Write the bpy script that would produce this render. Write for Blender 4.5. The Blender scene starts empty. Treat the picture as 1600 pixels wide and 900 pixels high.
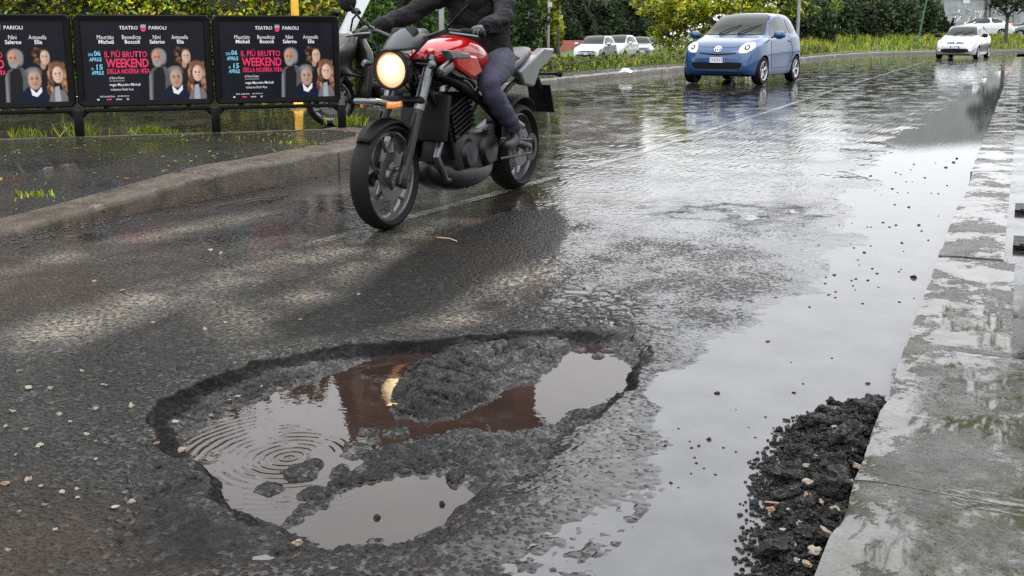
import bpy, bmesh, math, random
import numpy as np
from mathutils import Vector, Matrix, Euler
from mathutils.bvhtree import BVHTree
R = math.radians
rnd = random.Random(7)
rng = np.random.default_rng(11)
scene = bpy.context.scene
COL = scene.collection

# ---------------------------------------------------------------- camera, sky, sun, exposure
F_PX, CX, CY, YH, HC = 1600.0, 800.0, 350.0, 52.0, 1.17
PITCH = math.atan((CY - YH) / F_PX)
YAW = math.atan((1600 - CX) / F_PX * math.cos(PITCH))
FH = np.array([-math.sin(YAW), math.cos(YAW), 0.0])
RT = np.array([math.cos(YAW), math.sin(YAW), 0.0])
UPW = np.array([0, 0, 1.0])
cd = bpy.data.cameras.new('camera'); cam = bpy.data.objects.new('camera', cd); COL.objects.link(cam)
cam.location = (0, 0, HC)
cam.rotation_euler = (R(90) - PITCH, 0, YAW)
cd.sensor_width = 36; cd.lens = 36 * F_PX / 1600
cd.shift_y = -(450 - CY) / 1600.0
cd.clip_start = 0.05; cd.clip_end = 2000
scene.camera = cam

SUN_EL, SUN_AZ = R(52), R(200)
w = bpy.data.worlds.new('World'); scene.world = w; w.use_nodes = True
nt = w.node_tree; nt.nodes.clear()
def wn(t, **k):
    n = nt.nodes.new(t)
    for a, b in k.items(): setattr(n, a, b)
    return n
sky = wn('ShaderNodeTexSky', sky_type='NISHITA', sun_disc=False, sun_elevation=SUN_EL, sun_rotation=SUN_AZ, air_density=1.0, dust_density=4.0, ozone_density=1.0)
tc = wn('ShaderNodeTexCoord'); sp = wn('ShaderNodeSeparateXYZ'); nt.links.new(tc.outputs['Generated'], sp.inputs[0])
rp = wn('ShaderNodeValToRGB'); nt.links.new(sp.outputs['Z'], rp.inputs['Fac'])
el = rp.color_ramp.elements
el[0].position = 0.0; el[0].color = (.52, .53, .55, 1)
el[1].position = 1.0; el[1].color = (1.16, 1.18, 1.20, 1)
e = el.new(.12); e.color = (.58, .59, .61, 1)
e = el.new(.30); e.color = (.74, .755, .78, 1)
e = el.new(.52); e.color = (1.0, 1.015, 1.04, 1)
nz = wn('ShaderNodeTexNoise'); nz.inputs['Scale'].default_value = 1.6; nz.inputs['Detail'].default_value = 4
nt.links.new(tc.outputs['Generated'], nz.inputs['Vector'])
mr = wn('ShaderNodeMapRange'); mr.inputs['From Min'].default_value = .3; mr.inputs['From Max'].default_value = .7
mr.inputs['To Min'].default_value = 27.0; mr.inputs['To Max'].default_value = 36.0
nt.links.new(nz.outputs['Fac'], mr.inputs['Value'])
vm = wn('ShaderNodeVectorMath', operation='SCALE'); nt.links.new(rp.outputs['Color'], vm.inputs[0]); nt.links.new(mr.outputs['Result'], vm.inputs['Scale'])
mx = wn('ShaderNodeMix', data_type='RGBA'); mx.inputs['Factor'].default_value = .92
nt.links.new(sky.outputs[0], mx.inputs['A']); nt.links.new(vm.outputs[0], mx.inputs['B'])
bg = wn('ShaderNodeBackground'); bg.inputs['Strength'].default_value = 0.10
nt.links.new(mx.outputs['Result'], bg.inputs['Color'])
wo = wn('ShaderNodeOutputWorld'); nt.links.new(bg.outputs[0], wo.inputs['Surface'])
sl = bpy.data.lights.new('sun', 'SUN'); sl.energy = 0.7; sl.angle = R(25); sl.color = (1, .97, .93)
so = bpy.data.objects.new('sun', sl); COL.objects.link(so)
so.rotation_euler = (R(90) - SUN_EL, 0, math.pi - SUN_AZ)
scene.view_settings.view_transform = 'Standard'; scene.view_settings.look = 'None'
scene.view_settings.exposure = 0.0; scene.view_settings.gamma = 1
scene.view_settings.use_curve_mapping = False
scene.cycles.use_denoising = False
scene.cycles.max_bounces = 6; scene.cycles.diffuse_bounces = 2; scene.cycles.glossy_bounces = 4
scene.cycles.transmission_bounces = 4; scene.cycles.transparent_max_bounces = 12
scene.cycles.sample_clamp_indirect = 4; scene.cycles.caustics_reflective = False

# ---------------------------------------------------------------- survey helpers (photo measurements -> places in the world)
def ray(px, py):
    fwd = FH * math.cos(PITCH) - UPW * math.sin(PITCH); up = UPW * math.cos(PITCH) + FH * math.sin(PITCH)
    return fwd + RT * ((px - CX) / F_PX) - up * ((py - CY) / F_PX)
def G(px, py, z=0.0):
    d = ray(px, py); t = (z - HC) / d[2]; return np.array([0, 0, HC]) + d * t
def GP(px, depth, z=0.0):           # ground place on a bearing at a depth
    d = ray(px, YH); d = d / (d @ FH); return Vector((d[0] * depth, d[1] * depth, z))
def polyG(pts, z=0.0): return np.array([G(p[0], p[1], z)[:2] for p in pts])

# ---------------------------------------------------------------- object helpers
def prop(o, label=None, cat=None, group=None, kind=None):
    if label: o['label'] = label
    if cat: o['category'] = cat
    if group: o['group'] = group
    if kind: o['kind'] = kind
    return o
def link(o, parent=None):
    COL.objects.link(o)
    if parent is not None: o.parent = parent
    return o
def empty(name, loc=(0, 0, 0), rz=0.0, label=None, cat=None, group=None, kind=None):
    o = bpy.data.objects.new(name, None); o.empty_display_size = .2; link(o)
    o.location = loc; o.rotation_euler = (0, 0, rz)
    return prop(o, label, cat, group, kind)
def copytree(o, parent=None):
    c = o.copy(); link(c)
    if parent is not None:
        c.parent = parent
    for ch in list(o.children): copytree(ch, c)
    return c
def mesh_np(name, V, Fq, mats, parent=None, smooth=False, midx=None, col=None, attr=None):
    """V (n,3); Fq list of faces or (m,k) int array"""
    me = bpy.data.meshes.new(name)
    V = np.asarray(V, dtype=np.float32)
    if isinstance(Fq, np.ndarray):
        m, k = Fq.shape
        me.vertices.add(len(V)); me.vertices.foreach_set('co', V.ravel())
        me.loops.add(m * k); me.loops.foreach_set('vertex_index', Fq.astype(np.int32).ravel())
        me.polygons.add(m); me.polygons.foreach_set('loop_start', np.arange(0, m * k, k, dtype=np.int32))
        me.update(calc_edges=True)
    else:
        me.from_pydata([tuple(v) for v in V], [], Fq); me.update()
    if not isinstance(mats, (list, tuple)): mats = [mats]
    for m_ in mats: me.materials.append(m_)
    if midx is not None: me.polygons.foreach_set('material_index', np.asarray(midx, dtype=np.int32))
    if smooth: me.polygons.foreach_set('use_smooth', np.ones(len(me.polygons), dtype=bool))
    if col is not None:
        a = me.color_attributes.new('Col', 'FLOAT_COLOR', 'POINT')
        c4 = np.ones((len(V), 4), dtype=np.float32); c4[:, :3] = col; a.data.foreach_set('color', c4.ravel())
    if attr is not None:
        for k_, v_ in attr.items():
            a = me.attributes.new(k_, 'FLOAT', 'POINT'); a.data.foreach_set('value', np.asarray(v_, dtype=np.float32))
    o = bpy.data.objects.new(name, me); link(o, parent)
    return o
class MB:
    """collects simple solids; build() makes ONE mesh object"""
    def __init__(s): s.v = []; s.f = []; s.m = []
    def add(s, V, Fc, mi=0):
        b = len(s.v); s.v += [tuple(v) for v in V]; s.f += [tuple(i + b for i in f) for f in Fc]; s.m += [mi] * len(Fc); return s
    def box(s, c, d, rot=None, mi=0, bev=0.0):
        x, y, z = d[0] / 2, d[1] / 2, d[2] / 2
        if bev <= 0:
            V = [(-x,-y,-z),(x,-y,-z),(x,y,-z),(-x,y,-z),(-x,-y,z),(x,-y,z),(x,y,z),(-x,y,z)]
            Fc = [(0,3,2,1),(4,5,6,7),(0,1,5,4),(1,2,6,5),(2,3,7,6),(3,0,4,7)]
        else:
            bm = bmesh.new(); bmesh.ops.create_cube(bm, size=1)
            for v in bm.verts: v.co = Vector((v.co.x * d[0], v.co.y * d[1], v.co.z * d[2]))
            bmesh.ops.bevel(bm, geom=bm.edges[:], offset=bev, segments=2, affect='EDGES', profile=.5)
            bm.verts.index_update(); V = [v.co.copy() for v in bm.verts]; Fc = [tuple(v.index for v in f.verts) for f in bm.faces]; bm.free()
        M = Euler(rot).to_matrix() if rot is not None else Matrix.Identity(3)
        c = Vector(c); V = [M @ Vector(v) + c for v in V]
        return s.add(V, Fc, mi)
    def tube(s, pts, r, n=10, mi=0, cap=True, flat=1.0):
        pts = [Vector(p) for p in pts]
        rs = list(r) if isinstance(r, (list, tuple)) else [r] * len(pts)
        V = []; Fc = []; pu = None
        for i, p in enumerate(pts):
            t = (pts[min(i + 1, len(pts) - 1)] - pts[max(i - 1, 0)]).normalized()
            if pu is None:
                a = Vector((0, 0, 1)) if abs(t.z) < .9 else Vector((1, 0, 0))
                u = t.cross(a).normalized()
            else:
                u = (pu - t * pu.dot(t)).normalized()
            pu = u; q = t.cross(u)
            for k in range(n):
                an = 2 * math.pi * k / n
                V.append(p + u * math.cos(an) * rs[i] + q * math.sin(an) * rs[i] * flat)
        for i in range(len(pts) - 1):
            for k in range(n):
                Fc.append((i*n+k, i*n+(k+1)%n, (i+1)*n+(k+1)%n, (i+1)*n+k))
        if cap: Fc.append(tuple(range(n - 1, -1, -1))); Fc.append(tuple((len(pts)-1)*n + k for k in range(n)))
        return s.add(V, Fc, mi)
    def lathe(s, prof, n=32, axis='z', c=(0, 0, 0), mi=0, closed=False):
        """prof: list of (radius, height)"""
        V = []; Fc = []; m = len(prof); c = Vector(c)
        for k in range(n):
            a = 2 * math.pi * k / n; ca, sa = math.cos(a), math.sin(a)
            for (r, h) in prof:
                if axis == 'z': p = Vector((r*ca, r*sa, h))
                elif axis == 'y': p = Vector((r*ca, h, r*sa))
                else: p = Vector((h, r*ca, r*sa))
                V.append(p + c)
        for k in range(n):
            for i in range(m if closed else m - 1):
                j = (i + 1) % m
                Fc.append((k*m+i, ((k+1)%n)*m+i, ((k+1)%n)*m+j, k*m+j))
        return s.add(V, Fc, mi)
    def prism(s, poly, h0, h1, plane='xz', mi=0):
        """polygon in a plane extruded along the third axis"""
        def P(a, b, h):
            return {'xz': (a, h, b), 'yz': (h, a, b), 'xy': (a, b, h)}[plane]
        n = len(poly); V = [P(a, b, h0) for a, b in poly] + [P(a, b, h1) for a, b in poly]
        Fc = [tuple(range(n)), tuple(range(2*n-1, n-1, -1))] + [(i, n+i, n+(i+1)%n, (i+1)%n) for i in range(n)]
        return s.add(V, Fc, mi)
    def build(s, name, mats, parent=None, smooth=None, bevel=0):
        me = bpy.data.meshes.new(name); me.from_pydata([tuple(v) for v in s.v], [], s.f); me.update()
        if not isinstance(mats, (list, tuple)): mats = [mats]
        for m in mats: me.materials.append(m)
        me.polygons.foreach_set('material_index', np.array(s.m, dtype=np.int32))
        bm = bmesh.new(); bm.from_mesh(me); bmesh.ops.recalc_face_normals(bm, faces=bm.faces[:]); bm.to_mesh(me); bm.free()
        if smooth is not None:
            me.polygons.foreach_set('use_smooth', np.ones(len(me.polygons), dtype=bool))
            me.set_sharp_from_angle(angle=R(smooth))
        o = bpy.data.objects.new(name, me); link(o, parent)
        if bevel: 
            b = o.modifiers.new('b', 'BEVEL'); b.width = bevel; b.segments = 2; b.limit_method = 'ANGLE'
        return o

def vnoise(x, y, s, seed=0):
    """value noise, s = cell size"""
    x = x / s; y = y / s
    xi = np.floor(x).astype(np.int64); yi = np.floor(y).astype(np.int64); fx = x - xi; fy = y - yi
    fx = fx*fx*(3-2*fx); fy = fy*fy*(3-2*fy)
    def h(a, b):
        n = (a * 374761393 + b * 668265263 + seed * 1442695041) & 0xffffffff
        n = ((n ^ (n >> 13)) * 1274126177) & 0xffffffff
        n = ((n ^ (n >> 16)) * 2246822519) & 0xffffffff
        return ((n ^ (n >> 15)) & 0xffff) / 65535.0
    return (h(xi,yi)*(1-fx)+h(xi+1,yi)*fx)*(1-fy) + (h(xi,yi+1)*(1-fx)+h(xi+1,yi+1)*fx)*fy - .5
def fbm(x, y, s, o=3, seed=0, g=.5):
    r = 0; a = 1
    for k in range(o): r = r + a * vnoise(x, y, s / 2**k, seed + k*17); a *= g
    return r
def worley(x, y, s, seed=3):
    """distance to cell edge (F2-F1) and F1"""
    xs = x / s; ys = y / s; xi = np.floor(xs).astype(np.int64); yi = np.floor(ys).astype(np.int64)
    f1 = np.full(x.shape, 9.); f2 = np.full(x.shape, 9.)
    def h(a, b, k):
        n = (a * 374761393 + b * 668265263 + (seed + k) * 1442695041) & 0xffffffff
        n = ((n ^ (n >> 13)) * 1274126177) & 0xffffffff
        return ((n ^ (n >> 16)) & 0xffff) / 65535.0
    for dx in (-1, 0, 1):
        for dy in (-1, 0, 1):
            a = xi + dx; b = yi + dy
            d = np.hypot(a + h(a, b, 0) - xs, b + h(a, b, 5) - ys)
            f2 = np.minimum(f2, np.maximum(d, f1)); f1 = np.minimum(f1, d)
    return (f2 - f1) * s, f1 * s
def sdist(P, poly, vals=None):
    """signed distance (positive inside) of points P (n,2) to polygon; optional value carried from the nearest edge"""
    n = len(P); best = np.full(n, 1e9); bv = np.zeros(n); ins = np.zeros(n, bool); m = len(poly)
    for i in range(m):
        a = poly[i]; b = poly[(i + 1) % m]; ab = b - a
        t = np.clip(((P - a) @ ab) / (ab @ ab + 1e-12), 0, 1)
        d = np.hypot(P[:, 0] - a[0] - t*ab[0], P[:, 1] - a[1] - t*ab[1])
        k = d < best; best[k] = d[k]
        if vals is not None: bv[k] = (vals[i]*(1-t) + vals[(i+1) % m]*t)[k]
        c = ((a[1] > P[:, 1]) != (b[1] > P[:, 1])) & (P[:, 0] < (b[0]-a[0])*(P[:, 1]-a[1])/((b[1]-a[1]) + 1e-12) + a[0])
        ins ^= c
    s = np.where(ins, best, -best)
    return (s, bv) if vals is not None else s
def smooth01(t): t = np.clip(t, 0, 1); return t*t*(3-2*t)

# ---------------------------------------------------------------- materials
MATS = {}
class NT:
    def __init__(s, name):
        s.m = bpy.data.materials.new(name); s.m.use_nodes = True; s.t = s.m.node_tree; s.t.nodes.clear()
        s.out = s.t.nodes.new('ShaderNodeOutputMaterial')
        s.b = s.n('ShaderNodeBsdfPrincipled'); s.t.links.new(s.b.outputs[0], s.out.inputs['Surface'])
    def n(s, t, **k):
        x = s.t.nodes.new(t)
        for a, b in k.items(): setattr(x, a, b)
        return x
    def set(s, node, inp, v):
        i = node.inputs[inp]
        if hasattr(v, 'links') or isinstance(v, bpy.types.NodeSocket): s.t.links.new(v, i)
        else: i.default_value = v
    def P(s, **k):
        for a, b in k.items(): s.set(s.b, a.replace('_', ' '), b)
    def pos(s): return s.n('ShaderNodeNewGeometry').outputs['Position']
    def obj(s): return s.n('ShaderNodeTexCoord').outputs['Object']
    def noise(s, scale, detail=3, rough=.55, vec=None, out='Fac'):
        x = s.n('ShaderNodeTexNoise'); s.set(x, 'Scale', scale); s.set(x, 'Detail', detail); s.set(x, 'Roughness', rough)
        if vec is not None: s.set(x, 'Vector', vec)
        return x.outputs[out]
    def vor(s, scale, vec=None, feature='F1', out='Distance', rand=1.0):
        x = s.n('ShaderNodeTexVoronoi', feature=feature); s.set(x, 'Scale', scale); s.set(x, 'Randomness', rand)
        if vec is not None: s.set(x, 'Vector', vec)
        return x.outputs[out]
    def map(s, v, a, b, c=0., d=1., smooth=False):
        x = s.n('ShaderNodeMapRange'); x.clamp = True
        if smooth: x.interpolation_type = 'SMOOTHSTEP'
        for i, q in zip(('Value', 'From Min', 'From Max', 'To Min', 'To Max'), (v, a, b, c, d)): s.set(x, i, q)
        return x.outputs['Result']
    def math(s, op, a, b=0.): 
        x = s.n('ShaderNodeMath', operation=op); s.set(x, 0, a); s.set(x, 1, b); return x.outputs[0]
    def mix(s, f, a, b):
        x = s.n('ShaderNodeMix', data_type='RGBA')
        s.set(x, 'Factor', f)
        for nm, v in (('A', a), ('B', b)):
            if isinstance(v, (tuple, list)) and len(v) == 3: v = tuple(v) + (1,)
            s.set(x, nm, v)
        return x.outputs['Result']
    def mulv(s, v, sc):
        x = s.n('ShaderNodeVectorMath', operation='MULTIPLY'); s.set(x, 0, v); s.set(x, 1, sc); return x.outputs[0]
    def bump(s, h, strength, dist, normal=None):
        x = s.n('ShaderNodeBump'); s.set(x, 'Height', h); s.set(x, 'Strength', strength); s.set(x, 'Distance', dist)
        if normal is not None: s.set(x, 'Normal', normal)
        return x.outputs['Normal']
    def attr(s, name, out='Fac'):
        x = s.n('ShaderNodeAttribute'); x.attribute_name = name; return x.outputs[out]
def c4(c): return tuple(c) + (1,)
def simple(name, col, rough=.5, metal=0., bumps=None, var=.15, coat=0., spec=.5, scale=6., dirt=None, emis=None):
    t = NT(name); o = t.obj()
    nzf = t.noise(scale, 4, .6, o)
    k = t.map(nzf, .3, .7, 1 - var, 1 + var)
    v = t.n('ShaderNodeVectorMath', operation='SCALE'); t.set(v, 0, tuple(col)); t.set(v, 'Scale', k)
    base = v.outputs[0]
    if dirt: base = t.mix(t.map(t.noise(scale * .4, 5, .65, o), .52, .68), base, dirt)
    t.P(Base_Color=base, Roughness=t.map(t.noise(scale*3, 3, .5, o), .3, .7, max(rough-.06, .02), rough+.06), Metallic=metal, Coat_Weight=coat, Coat_Roughness=.04)
    t.b.inputs['Specular IOR Level'].default_value = spec
    if bumps: t.P(Normal=t.bump(t.noise(bumps[0], 4, .6, o), bumps[1], bumps[2]))
    if emis: t.P(Emission_Color=c4(emis[0]), Emission_Strength=emis[1])
    return t.m

def asphalt(name, dark=1.0, film=0.5, brown=0.55, coarse=1.0, relief=1.0):
    """dark aggregate with a level film of rainwater lying between the grains: the film is flat, the grains stand out of it"""
    t = NT(name); p = t.pos()
    cell = t.n('ShaderNodeTexVoronoi'); t.set(cell, 'Scale', 95. / coarse); t.set(cell, 'Vector', p)
    sep = t.n('ShaderNodeSeparateColor'); t.set(sep, 0, cell.outputs['Color'])
    rampn = t.n('ShaderNodeValToRGB'); t.set(rampn, 'Fac', sep.outputs[0])
    r = rampn.color_ramp; r.elements[0].color = c4([.006*dark]*3); r.elements[1].position = .985; r.elements[1].color = c4([.07*dark, .065*dark, .055*dark])
    for q, v in ((.5, .011), (.88, .020), (.96, .036)): e_ = r.elements.new(q); e_.color = c4([v*dark, v*dark*.98, v*dark*.95])
    big = t.noise(.55, 5, .6, p); mid = t.noise(3.3, 5, .62, p)
    stone = t.mix(t.map(mid, .35, .68), rampn.outputs['Color'], t.mix(.5, rampn.outputs['Color'], (.022*dark, .021*dark, .020*dark)))
    base = t.mix(t.math('MULTIPLY', t.map(big, .50, .66, smooth=True), brown), stone, (.036, .022, .013))
    dust_sheen = t.attr('dust_sheen'); base = t.mix(t.math('MULTIPLY', dust_sheen, t.map(t.noise(45, 5, .75, p), .42, .62)), base, (.30, .265, .215))
    wet = t.attr('wet')
    fl = t.map(t.math('ADD', t.noise(1.25, 6, .68, t.mulv(p, (1.0, .8, 1))), t.math('MULTIPLY', wet, .6)), .55 - .22*film, .75 - .22*film)
    fl = t.math('ADD', fl, t.math('MULTIPLY', dust_sheen, .25))
    cel2 = t.n('ShaderNodeTexVoronoi'); t.set(cel2, 'Scale', 58. / coarse); t.set(cel2, 'Vector', t.mulv(p, (1, 1.15, 1)))
    hgt = t.math('ADD', t.math('MULTIPLY', t.map(cell.outputs['Distance'], .1, .55, 1, 0), .85), t.math('MULTIPLY', t.map(cel2.outputs['Distance'], .15, .6, 1, 0), .60))
    hgt = t.math('ADD', hgt, t.math('MULTIPLY', t.noise(48. / coarse, 6, .72, t.mulv(p, (1, 1.2, 1))), 1.5))
    level = t.math('SUBTRACT', t.map(fl, 0, 1.1, .82, 2.02), t.math('MULTIPLY', t.attr('tar'), .5))
    sm = t.n('ShaderNodeMath', operation='SMOOTH_MAX'); t.set(sm, 0, t.math('SUBTRACT', hgt, level)); t.set(sm, 1, 0.); t.set(sm, 2, .05)
    nrm = t.bump(sm.outputs[0], 1.0 * min(relief, 1), t.math('ADD', .0074 * relief, t.math('MULTIPLY', t.attr('tar'), -.0035)))
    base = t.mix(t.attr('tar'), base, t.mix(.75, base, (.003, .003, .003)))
    t.P(Base_Color=base, Roughness=t.math('ADD', t.map(fl, 0, 1, .09, .05), t.map(t.noise(2.6, 7, .75, t.mulv(p, (1, .7, 1))), .45, .62, 0, .17)), Normal=nrm)
    tar = t.attr('tar')
    sl_ = t.math('MULTIPLY', t.map(fl, 0, .8, .23, .5), t.map(tar, .1, .95, 1, .20))
    t.set(t.b, 'Specular IOR Level', sl_); t.b.inputs['IOR'].default_value = 1.38
    return t.m

def foliage_mat(name, rough=.45, trans=.25):
    t = NT(name); t.P(Base_Color=t.attr('Col', 'Color'), Roughness=rough)
    t.b.inputs['Specular IOR Level'].default_value = .35
    tr = t.n('ShaderNodeBsdfTranslucent'); t.set(tr, 'Color', t.attr('Col', 'Color'))
    ms = t.n('ShaderNodeMixShader'); t.set(ms, 0, trans); t.t.links.new(t.b.outputs[0], ms.inputs[1]); t.t.links.new(tr.outputs[0], ms.inputs[2])
    t.t.links.new(ms.outputs[0], t.out.inputs['Surface']); return t.m

M = {}
M['asphalt'] = asphalt('wet_asphalt', coarse=1.45)
M['side'] = asphalt('side_asphalt', film=.9)
M['path'] = asphalt('footpath_asphalt', dark=1.25, film=.25, brown=.2, coarse=.8, relief=1.0)
M['lump'] = asphalt('broken_asphalt', dark=.9, film=.15, brown=0., relief=1.3)

def water(name, base, ripple=None):
    t = NT(name); p = t.pos()
    col = t.mix(t.map(t.noise(5, 4, .6, p), .35, .65), c4(base), c4([c*.72 for c in base]))
    h = t.math('MULTIPLY', t.noise(26, 2, .5, p), .25)
    if ripple:
        for (cx, cy, sc, rad, amp) in ripple:
            sub = t.n('ShaderNodeVectorMath', operation='SUBTRACT'); t.set(sub, 0, p); t.set(sub, 1, (cx, cy, 0))
            sp_ = t.n('ShaderNodeSeparateXYZ'); t.set(sp_, 0, sub.outputs[0])
            cmb = t.n('ShaderNodeCombineXYZ'); t.set(cmb, 0, sp_.outputs[0]); t.set(cmb, 1, sp_.outputs[1])
            dst = t.n('ShaderNodeVectorMath', operation='ADD'); t.set(dst, 0, cmb.outputs[0]); t.set(dst, 1, t.mulv(t.noise(9, 2, .5, p, 'Color'), (.022, .022, 0)))
            ln = t.n('ShaderNodeVectorMath', operation='LENGTH'); t.set(ln, 0, dst.outputs[0])
            wv = t.math('SINE', t.math('MULTIPLY', ln.outputs['Value'], sc))
            fall = t.map(ln.outputs['Value'], .01, rad, amp, 0.)
            h = t.math('ADD', h, t.math('MULTIPLY', t.math('MULTIPLY', wv, fall), t.map(t.noise(5, 2, .5, p), .42, .62)))
    t.P(Base_Color=col, Roughness=.015, IOR=1.33, Normal=t.bump(h, 1.0, .0007))
    t.b.inputs['Specular IOR Level'].default_value = .5
    return t.m
rc = G(440, 705, -.03)
M['water_hole'] = water('muddy_water', (.025, .0155, .0125), [(rc[0] + .03, rc[1] + .02, 215., .44, .75), (G(940,570)[0], G(940,570)[1], 300, .10, .12)])
M['water_road'] = water('road_water', (.075, .075, .078), [(G(1180,575)[0], G(1180,575)[1], 170, .5, .08)])
M['kerb'] = None

def stone_mat(name, base, wetf=.5, moss=.0, grain=1.0, mosscol=(.030, .030, .012)):
    t = NT(name); p = t.pos()
    a = t.noise(8, 6, .7, p); b = t.noise(85, 5, .75, p)
    col = t.mix(t.map(a, .35, .65), c4(base), c4([c*.5 for c in base]))
    col = t.mix(t.map(b, .54, .62), col, c4([c*.18 for c in base]))
    if moss: col = t.mix(t.math('MULTIPLY', t.map(t.noise(5, 6, .75, p), .48, .60), moss), col, mosscol)
    fl = t.map(t.math('ADD', t.noise(3.0, 6, .68, p), t.math('MULTIPLY', t.noise(38, 5, .75, p), .35)), .75 - .25*wetf, .86 - .25*wetf)
    hh = t.math('ADD', t.noise(55, 6, .75, p), t.math('MULTIPLY', t.noise(9, 3, .6, p), .9))
    lv = t.map(fl, 0, 1, .66, 1.25)
    sm = t.n('ShaderNodeMath', operation='SMOOTH_MAX'); t.set(sm, 0, t.math('SUBTRACT', hh, lv)); t.set(sm, 1, 0.); t.set(sm, 2, .04)
    t.P(Base_Color=col, Roughness=t.map(fl, 0, 1, .30, .03), Normal=t.bump(sm.outputs[0], grain, .012), IOR=1.36)
    return t.m
M['kerb'] = stone_mat('kerb_stone_wet', (.10, .097, .09), .60, .75)
M['kerb_left'] = stone_mat('kerb_stone_mossy', (.105, .080, .056), .0, .85, mosscol=(.028,.020,.010))
M['kerb_far'] = stone_mat('kerb_stone_far', (.13, .105, .08), .05, .5, mosscol=(.03,.028,.012))
M['soil'] = simple('soil', (.06, .05, .032), .8, bumps=(30, .5, .02), scale=3)
M['grass_ground'] = simple('grass_ground', (.055, .085, .02), .8, bumps=(20, .6, .05), scale=2)
M['leaf'] = foliage_mat('leaves')
M['leaf_far'] = foliage_mat('leaves_far', .6, .2)
M['bark'] = simple('bark', (.05, .042, .035), .8, bumps=(30, .7, .02))
M['black_metal'] = simple('black_metal', (.003, .003, .0035), .38, spec=.12, scale=12)
M['black_plastic'] = simple('black_plastic', (.005, .005, .0055), .5, spec=.14)
M['rubber'] = simple('rubber', (.007, .007, .0075), .6, spec=.12, bumps=(60, .25, .003))
M['grey_metal'] = simple('grey_metal', (.11, .115, .12), .32, metal=.85)
M['dark_metal'] = simple('dark_metal', (.013, .0135, .015), .36, metal=.6)
M['chrome'] = simple('chrome', (.75, .76, .78), .10, metal=1., var=.03)
M['alloy'] = simple('alloy', (.48, .48, .50), .28, metal=.8)
M['red_paint'] = simple('red_paint', (.36, .002, .004), .18, coat=1., var=.06)
M['silver_paint'] = simple('silver_paint', (.36, .37, .385), .28, metal=.35, coat=1., var=.05)
M['white_paint'] = simple('white_paint', (.50, .51, .52), .25, coat=1., var=.04)
M['blue_paint'] = simple('blue_paint', (.013, .048, .135), .3, metal=.1, coat=.6, var=.05, spec=.3)
M['grey_paint'] = simple('grey_paint', (.07, .075, .085), .25, metal=.4, coat=1., var=.05)
M['yellow_paint'] = simple('yellow_paint', (.60, .46, .012), .25, coat=1., var=.05)
M['brown_grey_paint'] = simple('brown_grey_paint', (.022, .021, .019), .35, metal=.3, coat=.3, var=.05)
M['glass'] = simple('window_glass', (.010, .014, .013), .03, var=.3, scale=3, spec=.4)
M['glass_light'] = simple('windshield_glass', (.010, .015, .013), .05, var=.45, scale=4, spec=.16)
M['lamp_lens'] = simple('lamp_lens', (.62, .63, .65), .12, coat=1., var=.25, scale=20)
M['amber'] = simple('amber_lens', (.75, .23, .012), .2, coat=1.)
M['yellow'] = simple('yellow_pole_paint', (.72, .42, .02), .4, dirt=(.25, .16, .04))
M['galv'] = simple('galvanised_steel', (.25, .255, .26), .45, metal=.5)
M['green_pole'] = simple('green_pole_paint', (.03, .10, .07), .45)
M['plate_white'] = simple('plate_white', (.62, .63, .64), .35)
M['plate_blue'] = simple('plate_blue', (.012, .06, .40), .35)
M['jacket'] = simple('black_jacket', (.010, .010, .012), .62, bumps=(14, 1., .03), spec=.08)
M['jacket2'] = simple('umbrella_cloth', (.03, .03, .034), .5)
M['jeans'] = simple('grey_blue_jeans', (.042, .042, .064), .8, bumps=(35, .5, .012), spec=.2, var=.25)
M['skin'] = simple('skin', (.42, .25, .18), .5)
M['leather'] = simple('black_leather', (.015, .014, .014), .4, bumps=(60, .3, .004))
M['helmet'] = simple('helmet_paint', (.02, .02, .024), .15, coat=1.)
M['brown_stucco'] = simple('brown_stucco', (.085, .045, .031), .85, bumps=(12, .3, .01), var=.2, scale=.5)
M['pink_stucco'] = simple('pink_stucco', (.33, .10, .085), .8, bumps=(12, .3, .01), var=.15, scale=.8)
M['cream'] = simple('cream_stone', (.28, .255, .215), .8, bumps=(6, .3, .02), var=.12, scale=.8)
M['grey_wall'] = simple('grey_concrete_wall', (.20, .205, .20), .75, var=.12, scale=.6)
M['grey_wall_dark'] = simple('grey_metal_cladding', (.15, .155, .16), .6, var=.12, scale=.6)
M['dark_stone'] = simple('dark_stone', (.055, .045, .037), .85, bumps=(8, .5, .03), var=.3, scale=1)
M['brick_red'] = simple('terracotta', (.30, .12, .07), .8)
M['red_plastic'] = simple('red_plastic', (.55, .04, .02), .4)
M['shutter'] = simple('brown_shutter', (.10, .07, .05), .7)
M['paint_line'] = None
def line_mat():
    t = NT('worn_road_paint'); p = t.pos()
    sy = t.n('ShaderNodeSeparateXYZ'); t.set(sy, 0, p)
    k = t.map(t.math('ADD', t.math('ADD', t.noise(60, 5, .75, p), t.map(sy.outputs[1], 3.5, 6.5, -.22, 0)), t.math('MULTIPLY', t.noise(2.2, 3, .6, p), .6)), .68, .95)
    t.P(Base_Color=(.30, .30, .29, 1), Roughness=.22, Normal=t.bump(t.vor(105, p), .5, .003), Coat_Weight=.6, Coat_Roughness=.08, Alpha=k)
    return t.m
M['paint_line'] = line_mat()
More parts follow.
